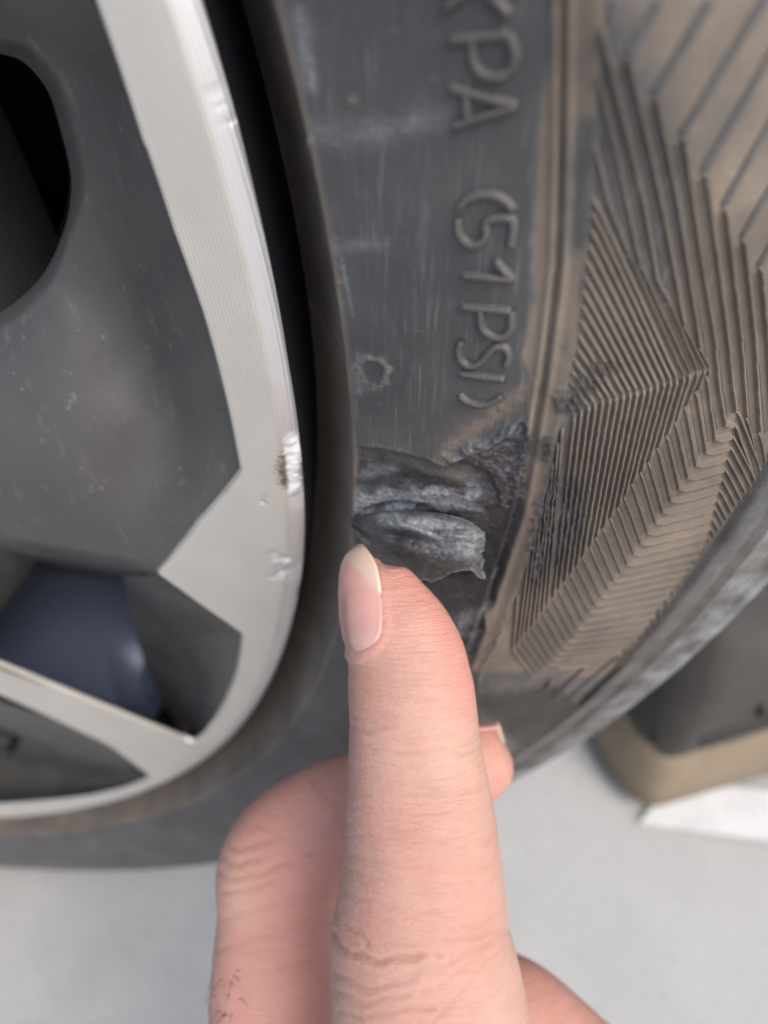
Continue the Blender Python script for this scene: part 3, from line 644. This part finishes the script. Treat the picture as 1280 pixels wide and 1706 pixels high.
# ------------------------------------------------------------------ hand
def skin_material():
    """mask: R redness, G pale, B crease"""
    t = NT('skin'); R, G, B = t.mask()[:3]
    n1 = t.noise(140, 5, .6); n2 = t.noise(900, 5, .65)
    # fine skin lines run across the fingers: coordinates along and across the hand
    fa = t.node('Attribute', attribute_name='fco')
    def fmap(sc_, rot=(0, 0, 0)):
        m_ = t.node('Mapping'); m_.inputs['Scale'].default_value = sc_; m_.inputs['Rotation'].default_value = rot; t.link(fa.outputs['Vector'], m_.inputs['Vector']); return m_.outputs[0]
    v = t.node('TexVoronoi', feature='DISTANCE_TO_EDGE'); v.inputs['Scale'].default_value = 1.0; t.link(fmap((700, 1500, 700), (0, 0, .3)), v.inputs['Vector'])
    cell = t.ramp(v.outputs['Distance'], 0.0, .20)
    wl = t.noise(1, 5, .6, fmap((150, 1250, 150), (0, 0, .08)), 1.2); wl2 = t.noise(1, 3, .5, fmap((400, 3000, 400), (0, 0, -.12)), .8)
    col = t.mix(t.ramp(n1, .3, .7), c4(.445, .250, .195), c4(.515, .312, .252))
    col = t.mix(R, col, c4(.56, .25, .21)); col = t.mix(G, col, c4(.56, .375, .295)); col = t.mix(t.math('MULTIPLY', B, .7), col, c4(.28, .13, .085))
    col = t.mix(t.math('MULTIPLY', t.ramp(wl, .52, .68), .32), col, c4(.34, .19, .13))
    h = t.math('ADD', t.math('MULTIPLY', cell, .20), t.math('ADD', t.math('MULTIPLY', wl, 1.1), t.math('ADD', t.math('MULTIPLY', wl2, .6), t.math('MULTIPLY', n2, .2))))
    m = t.out(Base_Color=col, Roughness=t.math('ADD', .44, t.math('MULTIPLY', n2, .14)), Normal=t.bump(h, .50, .00038))
    b = t.b; b.inputs['Subsurface Weight'].default_value = .30; b.inputs['Subsurface Radius'].default_value = (1.0, .35, .2); b.inputs['Subsurface Scale'].default_value = .0022
    b.inputs['Specular IOR Level'].default_value = .35
    return m
M_SKIN = skin_material()
def nail_material():
    """mask: R free edge, G pale lunula / side"""
    t = NT('fingernail'); R, G, B = t.mask()[:3]; n = t.noise(350, 3, .5); st = t.noise(1, 3, .5, t.mapping((1800, 1800, 60), (.7, 0, 0)))
    col = t.mix(n, c4(.50, .27, .235), c4(.57, .325, .28)); col = t.mix(R, col, c4(.52, .43, .325)); col = t.mix(G, col, c4(.64, .47, .42))
    m = t.out(Base_Color=col, Roughness=.30, Normal=t.bump(st, .12, .0002)); t.b.inputs['Subsurface Weight'].default_value = .2
    t.b.inputs['Subsurface Radius'].default_value = (1, .5, .35); t.b.inputs['Subsurface Scale'].default_value = .001; return m
M_NAIL = nail_material()

IDX = A([  # photo y, left x, right x, depth m
    (935, 618, 640, .0945), (938, 604, 650, .0945), (945, 588, 664, .0945), (960, 575, 683, .0943), (980, 569, 699, .0941), (1000, 567, 713, .0938), (1025, 567, 732, .0935), (1050, 570, 750, .0931),
    (1075, 575, 765, .0928), (1100, 579, 777, .0925), (1150, 580, 790, .0918), (1200, 583, 796, .0911), (1220, 582, 798, .0909), (1250, 581, 801, .0905), (1300, 579, 812, .0899), (1350, 577, 822, .0893),
    (1400, 574, 830, .0888), (1450, 569, 837, .0884), (1500, 562, 843, .0880), (1540, 554, 846, .0877), (1560, 552, 848, .0876), (1600, 550, 860, .0874), (1650, 552, 871, .0872), (1706, 555, 883, .0871),
    (1800, 560, 900, .0872), (1950, 570, 925, .0876), (2100, 575, 960, .0885), (2250, 590, 990, .090)], float)
def tube(st, b_ratio=1.0, nring=48, shift=0.0):
    """st rows: centre px, py, half-width px, depth. Rings lie across the finger's direction"""
    st = A(st, float); Cc = cam_pt(st[:, 0], st[:, 1], st[:, 3]); a = st[:, 2]*st[:, 3]/FPX
    tg = np.gradient(Cc, axis=0); tg /= np.linalg.norm(tg, axis=1)[:, None]
    V = []
    for k in range(len(st)):
        view = Cc[k]-CAM; view /= np.linalg.norm(view); e1 = np.cross(tg[k], view); e1 /= np.linalg.norm(e1); e2 = np.cross(e1, tg[k])
        ph = np.linspace(0, 2*math.pi, nring, endpoint=False); cs, sn_ = np.cos(ph), np.sin(ph)
        ex = .88; V.append(Cc[k]+a[k]*(np.sign(cs)*np.abs(cs)**ex)[:, None]*e1+a[k]*b_ratio*(np.sign(sn_)*np.abs(sn_)**ex)[:, None]*e2)
    V = np.vstack(V); n = len(st); F = grid_faces(n, nring, True).tolist()
    F += [list(range(nring))[::-1], list(range((n-1)*nring, n*nring))]
    return V, F
def dense(st, n): return spline(A(st, float), n)
idx_y = np.r_[935, 936.5, np.linspace(938, 2250, 150)]
idx_st = np.stack([np.interp(idx_y, IDX[:, 0], (IDX[:, 1]+IDX[:, 2])/2), idx_y, np.interp(idx_y, IDX[:, 0], (IDX[:, 2]-IDX[:, 1])/2), np.interp(idx_y, IDX[:, 0], IDX[:, 3])], -1)
MIDF = dense([(470, 2250, 118, .116), (456, 1850, 108, .117), (453, 1706, 103, .118), (456, 1600, 100, .118), (462, 1520, 97, .118), (474, 1436, 106, .119), (540, 1370, 92, .121), (620, 1333, 82, .122), (700, 1303, 76, .123),
              (760, 1281, 72, .124), (800, 1267, 65, .124), (828, 1260, 52, .124), (842, 1256, 34, .124), (849, 1253, 8, .124)], 120)
RING = dense([(520, 2250, 95, .142), (500, 1900, 85, .142), (500, 1640, 80, .142), (570, 1560, 70, .146), (670, 1520, 62, .147), (730, 1505, 46, .147), (752, 1500, 12, .147)], 60)
PINK = dense([(560, 2250, 80, .166), (530, 1950, 65, .166), (540, 1760, 60, .166), (620, 1690, 52, .169), (700, 1665, 42, .169), (728, 1660, 10, .169)], 50)
THUMB = dense([(745, 1625, 22, .128), (770, 1645, 66, .128), (835, 1702, 106, .127), (940, 1800, 114, .125), (1045, 1930, 132, .122), (1020, 2160, 170, .118), (860, 2500, 200, .118)], 60)
PALM1 = dense([(740, 2080, 150, .095), (720, 2250, 210, .102), (700, 2600, 260, .112), (690, 3000, 230, .120), (690, 3500, 200, .128), (690, 3900, 195, .135)], 60)
PALM2 = dense([(480, 2080, 90, .118), (500, 2250, 140, .125), (560, 2600, 220, .130), (640, 3000, 200, .130)], 40)
PALM3 = dense([(540, 2100, 90, .155), (560, 2300, 130, .152), (600, 2700, 190, .142), (650, 3100, 170, .135)], 40)
def build_hand():
    V, F, o = [], [], 0
    for st, b in ((idx_st, 1.0), (MIDF, .95), (RING, 1.0), (PINK, 1.0), (THUMB, .9), (PALM1, .62), (PALM2, .7), (PALM3, .7)):
        v, f = tube(st, b); V.append(v); F += [[a+o for a in g] for g in f]; o += len(v)
    me = bpy.data.meshes.new('hand'); me.from_pydata(np.vstack(V).tolist(), [], F); me.update()
    bm = bmesh.new(); bm.from_mesh(me); bmesh.ops.recalc_face_normals(bm, faces=bm.faces); bm.to_mesh(me); bm.free()
    tmp = bpy.data.objects.new('hand_tmp', me); C.objects.link(tmp)
    md = tmp.modifiers.new('r', 'REMESH'); md.mode = 'VOXEL'; md.voxel_size = .00042; md.use_smooth_shade = True
    sm = tmp.modifiers.new('s', 'SMOOTH'); sm.iterations = 6; sm.factor = .5
    dg = bpy.context.evaluated_depsgraph_get(); ev = tmp.evaluated_get(dg); m2 = bpy.data.meshes.new_from_object(ev)
    bpy.data.objects.remove(tmp); 
    n = len(m2.vertices); co = np.empty(n*3); m2.vertices.foreach_get('co', co); co = co.reshape(-1, 3); no = np.empty(n*3); m2.vertices.foreach_get('normal', no); no = no.reshape(-1, 3)
    x, y = project(co); dep = (co-CAM)@FW
    is_idx = (dep < .104) & (x > 520) & (x < 940) & (y < 1900); facing = is_idx & ((no*(co-CAM)).sum(1) < 0)
    col = np.zeros((n, 3)); h = np.zeros(n)
    wob = 4*np.sin(x*.045+y*.013)+2.5*np.sin(x*.11+1+y*.03)
    CR = [  # creases on the index finger: polyline, width px, depth mm, darkness
        ([(556, 1560), (566, 1578), (590, 1590), (640, 1597), (700, 1594)], 5, .42, .55), ([(590, 1590), (660, 1602), (735, 1590)], 4, .25, .35), ([(575, 1540), (600, 1556), (612, 1572)], 4, .30, .4), ([(560, 1622), (600, 1640), (650, 1645), (690, 1636)], 4, .28, .3),
        ([(556, 1650), (610, 1668), (680, 1660)], 4, .22, .25), ([(565, 1685), (640, 1692), (720, 1676)], 4, .22, .22), ([(640, 1640), (720, 1616), (790, 1580), (845, 1560)], 5, .22, .22), ([(740, 1566), (800, 1558), (848, 1552)], 4, .22, .2),
        ([(700, 1660), (760, 1620), (800, 1590)], 4, .20, .18), ([(720, 1700), (780, 1640), (812, 1600)], 4, .2, .18), ([(575, 1430), (640, 1436), (720, 1450)], 4, .15, .16), ([(574, 1452), (650, 1470), (740, 1480), (800, 1500)], 4, .16, .14),
        ([(572, 1395), (650, 1398), (740, 1405)], 3.5, .12, .12), ([(565, 1490), (620, 1500), (700, 1520), (780, 1535)], 4, .16, .14), ([(582, 1210), (620, 1215), (660, 1212)], 4, .22, .22), ([(760, 1258), (785, 1256), (801, 1250)], 4, .25, .25), ([(584, 1228), (640, 1236), (700, 1232)], 3.5, .12, .1),
        ([(584, 1250), (660, 1256), (740, 1256)], 3.5, .10, .1), ([(582, 1275), (650, 1282), (730, 1276)], 3.5, .1, .08), ([(580, 1345), (660, 1350), (760, 1350)], 3.5, .1, .08), ([(600, 1515), (680, 1532), (760, 1545), (846, 1552)], 4, .14, .12)]
    for pl, wd, dp, dk in CR:
        d = seg_dist(x, y+wob, pl); g = np.exp(-(d/wd)**2)*facing; h -= g*dp*.001*.55; col[:, 2] = np.maximum(col[:, 2], g*dk)
        g2 = np.exp(-((d-wd*2.4)/(wd*1.2))**2)*facing; h += g2*dp*.001*.16
    # knuckle shadow-coloured skin and pads
    kn = np.exp(-(np.hypot((x-610)/70, (y-1535)/55))**2)*is_idx
    tip = smooth01((1120-y)/140)*is_idx; col[:, 0] = np.maximum(col[:, 0], .55*tip)
    edge_r = smooth01(((x-np.interp(y, IDX[:, 0], IDX[:, 2]))+70)/70)*is_idx*smooth01((1260-y)/120); col[:, 0] = np.maximum(col[:, 0], .75*edge_r)
    cut = np.exp(-(np.hypot((x-600)/30, (y-1125)/38))**2)*is_idx; col[:, 0] = np.maximum(col[:, 0], .55*cut)
    col[:, 0] = np.maximum(col[:, 0], .30*kn); col[:, 2] = np.maximum(col[:, 2], .22*kn)
    col[:, 1] = np.maximum(col[:, 1], .4*np.exp(-(np.hypot((x-760)/60, (y-1270)/50))**2)*is_idx)
    col[:, 1] = np.maximum(col[:, 1], .30*smooth01((x-780)/80)*smooth01((y-1560)/80)*is_idx)
    # flesh folds round the nail
    nd = seg_dist(x, y, [(627, 935), (637, 970), (641, 1020), (641, 1052), (632, 1072), (614, 1088), (596, 1096), (580, 1092)]); fo = np.exp(-((nd-3)/5)**2)*facing; h += .00028*fo; col[:, 0] = np.maximum(col[:, 0], .55*fo)
    blot = vnoise(co[is_idx], 90, 2.2, 3); col[is_idx, 0] = np.clip(col[is_idx, 0]+.35*blot, 0, 1)
    oth = ~is_idx; col[:, 0] = np.where(oth, .40+.25*np.exp(-(np.hypot((x-500)/60, (y-1500)/120))**2), col[:, 0])  # knuckle shading painted in as a redder band
    lower = oth & (x > 840) & (y > 1560); col[lower, 0] = .55; col[lower, 2] = .25
    # the folded middle finger: knuckle folds and long faint lines
    ofac = oth & ((no*(co-CAM)).sum(1) < 0) & (dep < .130)
    for pl, wd, dp, dk in (([(374, 1425), (398, 1436), (430, 1432)], 6, .5, .30), ([(368, 1450), (396, 1462), (440, 1455), (480, 1440)], 6, .45, .28), ([(372, 1480), (410, 1484), (450, 1474)], 5, .35, .2), ([(385, 1405), (415, 1410), (450, 1400)], 6, .4, .25),
                           ([(372, 1530), (430, 1520), (520, 1490)], 5, .3, .15), ([(366, 1580), (430, 1570), (540, 1530)], 5, .3, .14), ([(430, 1372), (470, 1400), (520, 1420)], 6, .3, .15), ([(520, 1300), (560, 1340), (575, 1380)], 6, .3, .15), ([(360, 1640), (430, 1625), (540, 1590)], 5, .25, .12)):
        d = seg_dist(x, y+wob, pl); g = np.exp(-(d/wd)**2)*ofac; h -= g*dp*.0005; col[:, 2] = np.maximum(col[:, 2], g*dk)
    col[:, 1] = np.maximum(col[:, 1], .45*np.exp(-(seg_dist(x, y, [(385, 1430), (400, 1520)])/28)**2)*ofac)
    co2 = co+no*h[:, None]; m2.vertices.foreach_set('co', co2.ravel())
    a = m2.attributes.new('mask', 'FLOAT_COLOR', 'POINT'); c_ = np.ones((n, 4)); c_[:, :3] = np.clip(col, 0, 1); a.data.foreach_set('color', c_.ravel())
    b_ = m2.attributes.new('fco', 'FLOAT_VECTOR', 'POINT'); b_.data.foreach_set('vector', np.stack([(co-CAM)@RT, (co-CAM)@UP, (co-CAM)@FW], -1).ravel())
    m2.materials.clear(); m2.materials.append(M_SKIN); m2.polygons.foreach_set('use_smooth', [True]*len(m2.polygons)); m2.update(); m2.name = 'hand'
    ob = bpy.data.objects.new('hand', m2); C.objects.link(ob); return ob
hand = tag(build_hand(), 'bare hand with index finger pressing the torn rubber flap', 'hand')

def index_nail():
    ys = np.r_[np.linspace(1088, 930, 44), np.linspace(927, 906, 12)]
    XL = A([(906, 598), (912, 588), (918, 581), (925, 575), (940, 568), (960, 565), (990, 563.5), (1030, 565), (1060, 570), (1075, 575), (1088, 581)], float)
    XR = A([(906, 601), (912, 609), (918, 614), (925, 620), (940, 628), (955, 632), (970, 635), (990, 637), (1020, 638), (1050, 637), (1066, 630), (1078, 616), (1088, 598)], float)
    V, col = [], []; nu = 34; CX = 642.0
    for layer in (0, 1):
        for y in ys:
            dep = np.interp(y, IDX[:, 0], IDX[:, 3])-.0002; an = (CX-np.interp(y, XL[:, 0], XL[:, 1])); xr = np.interp(y, XR[:, 0], XR[:, 1])
            fr_ = math.acos(min(1, (CX-xr)/an)); bk = -math.radians(62)*min(1.0, (fr_/1.5)+.02)
            c0 = cam_pt(CX, y, dep); view = c0-CAM; view /= np.linalg.norm(view); am = an*dep/FPX-layer*.0004
            u = np.linspace(0, 1, nu); ps = bk+(fr_-bk)*u
            cxs = np.interp(y, idx_y, idx_st[:, 0]); axs = np.interp(y, idx_y, idx_st[:, 2]); q_ = np.clip(np.abs((CX-an*np.cos(ps)-cxs)/axs), 0, 1)
            zsk = (axs*(1-q_**(2/.88))**.44+1.4-4*smooth01(A((y-1068)/18)))*dep/FPX-layer*.0004; zn = np.sin(ps)*am*.90
            zz = np.where((ps > .15) & (y > 938), np.maximum(zn, zsk*smooth01((ps-.15)/.5)), zn)
            P = c0+(-np.cos(ps)*am)[:, None]*RT-zz[:, None]*view
            V.append(P); g = np.zeros((nu, 3))
            fe = np.interp(u, [0, .5, .78, 1.0], [930, 931, 942, 990]); g[:, 0] = .75*smooth01((fe-y)/18+.5); g[:, 1] = .28*np.exp(-((y-1070)/12)**2)+.15*np.exp(-((u-.93)/.05)**2)
            col.append(g)
    V = np.vstack(V); N_ = nu*len(ys); nv = len(ys); F = grid_faces(nv, nu).tolist(); F2 = (grid_faces(nv, nu)[:, ::-1]+N_).tolist()
    ring = [k for k in range(nu)]+[j*nu+nu-1 for j in range(1, nv)]+[(nv-1)*nu+k for k in range(nu-2, -1, -1)]+[j*nu for j in range(nv-2, 0, -1)]
    E = [[a, a+N_, b, ][:3] if False else [a, a+N_, b+N_, b] for a, b in zip(ring, ring[1:]+ring[:1])]
    o = mesh_obj('fingernail', V, F+F2+E, M_NAIL, hand, attr=np.vstack(col))
    bm = bmesh.new(); bm.from_mesh(o.data); bmesh.ops.recalc_face_normals(bm, faces=bm.faces); bm.to_mesh(o.data); bm.free(); return o
index_nail()
def middle_nail():
    # nail lies on the upper side of the folded middle finger's tip
    nu, nv = 14, 14; V, col = [], []
    ax = A([(742, 1286, 73), (772, 1276, 68), (800, 1266, 62), (826, 1258, 55), (846, 1250, 50)], float)
    for j in range(nv):
        s = j/(nv-1)*(len(ax)-1); k = min(int(s), len(ax)-2); q = ax[k]*(1-(s-k))+ax[k+1]*(s-k)
        for i in range(nu):
            a = math.radians(-38+115*i/(nu-1)); up = A([-.28, -.96]); off = q[2]*1.03*math.cos(a)
            V.append(cam_pt(q[0]+up[0]*off, q[1]+up[1]*off, .124+math.sin(a)*q[2]*.124/FPX*.98)); col.append((smooth01((j/(nv-1)-.90)/.1), .0, 0))
    V = A(V); N_ = len(V); cen = cam_pt(790., 1270., .124); V2 = V+(cen-V)*.03
    F = grid_faces(nv, nu).tolist(); F2 = (grid_faces(nv, nu)[:, ::-1]+N_).tolist()
    ring = [k for k in range(nu)]+[j*nu+nu-1 for j in range(1, nv)]+[(nv-1)*nu+k for k in range(nu-2, -1, -1)]+[j*nu for j in range(nv-2, 0, -1)]
    E = [[a, a+N_, b+N_, b] for a, b in zip(ring, ring[1:]+ring[:1])]
    return mesh_obj('fingernail', np.vstack([V, V2]), F+F2+E, M_NAIL, hand, attr=np.vstack([A(col), A(col)]))
middle_nail()
def hairs():
    V, F = [], []; rs = random.Random(5)
    for k in range(22):
        x0 = rs.uniform(353, 392); y0 = rs.uniform(1620, 1700); dx = rs.uniform(-26, 30); dy = rs.uniform(12, 44); d0 = .118-.0107*math.sqrt(max(.02, 1-((455-x0)/103)**2))-.0004
        for i in range(6):
            s = i/5; c = cam_pt(x0+dx*s, y0-16*math.sin(s*2.6)+dy*s, d0-.002*math.sin(s*2.2)); wd = .00009*(1-.7*s)
            b = len(V); V += [c+RT*wd, c-RT*wd*.5+UP*wd*.8, c-RT*wd*.5-UP*wd*.8]
            if i: F += [[b-3+q, b-3+(q+1) % 3, b+(q+1) % 3, b+q] for q in range(3)]
    t = NT('hair'); m = t.out(Base_Color=c4(.05, .03, .02), Roughness=.5)
    o = mesh_obj('hair', V, F, m, hand); o['kind'] = 'stuff'; return o
hairs()

# ------------------------------------------------------------------ ground
def ground():
    t = NT('concrete'); n1 = t.noise(2.2, 8, .6); n2 = t.noise(26, 8, .65); n3 = t.noise(240, 6, .7)
    col = t.mix(t.ramp(n1, .3, .7), c4(.31, .316, .31), c4(.42, .422, .412)); col = t.mix(t.math('MULTIPLY', t.ramp(n2, .35, .7), .5), col, c4(.46, .46, .45))
    col = t.mix(t.math('MULTIPLY', t.ramp(n3, .5, .75), .35), col, c4(.22, .22, .215))
    m = t.out(Base_Color=col, Roughness=.9, Normal=t.bump(n3, .4, .001))
    S = 60; v = [(-S, -S, GROUND_Z), (S, -S, GROUND_Z), (S, S, GROUND_Z), (-S, S, GROUND_Z)]
    return tag(mesh_obj('ground', v, [[0, 1, 2, 3]], m, smooth=False), 'pale grey concrete ground under the wheel', 'ground', 'structure')
ground()
def gpt(px, py, z=GROUND_Z):
    d = pray(A([float(px)]), A([float(py)]))[0]; t = (z-CAM[2])/d[2]; return CAM+d*t
def pale_strip():  # flat white strip just above the concrete
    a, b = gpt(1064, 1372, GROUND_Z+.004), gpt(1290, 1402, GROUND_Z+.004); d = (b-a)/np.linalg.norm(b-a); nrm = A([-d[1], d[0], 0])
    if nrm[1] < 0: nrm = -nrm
    t = NT('pale_strip_white'); n = t.noise(60, 6, .7); m = t.out(Base_Color=t.mix(t.ramp(n, .35, .6), c4(.52, .53, .53), c4(.60, .61, .61)), Roughness=.7)
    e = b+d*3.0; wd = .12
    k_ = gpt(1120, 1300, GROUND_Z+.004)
    return tag(mesh_obj('pale_strip', [a, e, e+nrm*wd, k_], [[0, 1, 2, 3]], m, smooth=False), 'white strip on the concrete beneath the shoe', 'road marking', 'structure')
pale_strip()

# ------------------------------------------------------------------ shoe standing beyond the tyre
def shoe():
    heel = gpt(1040, 1378); far = gpt(1334, 1290); d = (far-heel); d[2] = 0; d /= np.linalg.norm(d); s = A([-d[1], d[0], 0]);
    if s@FW < 0: s = -s                                       # s points away from the viewer
    L, Wd = .285, .098; org = heel+s*(Wd*.5*.80+.012)+d*.010
    def loc(u, v, z): return org+d*u+s*v+A([0, 0, z])
    root = tag(empty('shoe', org), 'dark grey shoe with thick tan sole standing on the concrete', 'shoe')
    def half(u):                                              # half width along the shoe
        q = u/L; return Wd*.5*(.80+.20*smooth01(A((q-.25)/.4)))*math.sqrt(max(0.0, 1-(max(0, .07-q)/.07)**3.0))*math.sqrt(max(0.0, 1-(max(0, q-.70)/.30)**2.2))
    us = np.r_[np.linspace(0.0006, .04, 14), np.linspace(.05, .2, 14), np.linspace(.21, L-.0006, 18)]
    def slab(name, z0, z1, grow, mat, bev=.004, flare=0.0):
        rows = []
        for z, g in ((z0, flare-bev), (z0+bev, flare), ((z0+z1)/2, flare*.5+.0015), (z1-bev, 0), (z1, -bev)):
            o_ = [loc(u-max(g, 0)*(1-2*u/L), -(half(u)+grow+g), z) for u in us]+[loc(u-max(g, 0)*(1-2*u/L), half(u)+grow+g, z) for u in us[::-1]]; rows.append(o_)
        n = len(rows[0]); V = A(rows).reshape(-1, 3); F = grid_faces(len(rows), n, True).tolist(); F += [list(range(n))[::-1], list(range(4*n, 5*n))]
        return mesh_obj(name, V, F, mat, root)
    t = NT('tan_rubber'); n = t.noise(50, 5, .6); tan = t.out(Base_Color=t.mix(n, c4(.15, .12, .08), c4(.26, .21, .15)), Roughness=.8)
    t = NT('shoe_fabric'); n = t.noise(80, 6, .65); fab = t.out(Base_Color=t.mix(n, c4(.030, .028, .026), c4(.080, .074, .068)), Roughness=.85)
    t = NT('shoe_trim'); trim = t.out(Base_Color=c4(.018, .018, .018), Roughness=.7)
    slab('outsole', .001, .006, .006, trim, .002); slab('midsole', .006, .046, .002, tan, .007, .008)
    # upper: arched sections
    V, nr_, na = [], 30, 25
    for k in range(nr_):
        q = k/(nr_-1); u = .003+q*(L-.010); hz = .054+(.058*(1-smooth01(A((q-.30)/.55)))+.030*(1-smooth01(A((q-.82)/.18)))*1.0)*(.55+.45*smooth01(A(q/.05))); hw = max(.002, half(u)-.002)
        for i in range(na):
            a = math.pi*i/(na-1); c_, s_ = math.cos(a), math.sin(a)
            V.append(loc(u, -hw*math.copysign(abs(c_)**.7, c_), .050+(hz-.050)*abs(s_)**.6))
    F = grid_faces(nr_, na).tolist()+[list(range(na))[::-1], list(range((nr_-1)*na, nr_*na))]
    V = A(V); V = V+vnoise(V, 45, 1.7, 4)[:, None]*A([.0025, .0025, .002])
    mesh_obj('upper', V, F, fab, root)
    def strip(name, pts, wd, mat):
        pts = A(pts, float); V = []
        for k in range(len(pts)):
            u, z, o_ = pts[k]; q = (u-.003)/(L-.010); hw = half(u)-.002
            for dz, out in ((-wd, -.0005), (-wd*.7, .0025), (wd*.7, .0025), (wd, -.0005)): V.append(loc(u, -(hw*o_+out+.0008), z+dz))
        return mesh_obj(name, V, grid_faces(len(pts), 4).tolist(), mat, root)
    strip('heel_tab', [(.004, .060, 1.0), (.03, .063, 1.0), (.05, .064, 1.0), (.08, .067, 1.0), (.11, .071, 1.0)], .005, trim)
    strip('side_overlay', [(.05, .084, .97), (.07, .082, .97), (.10, .077, .98), (.13, .070, .99), (.16, .064, 1.0)], .006, fab)
    return root
shoe()
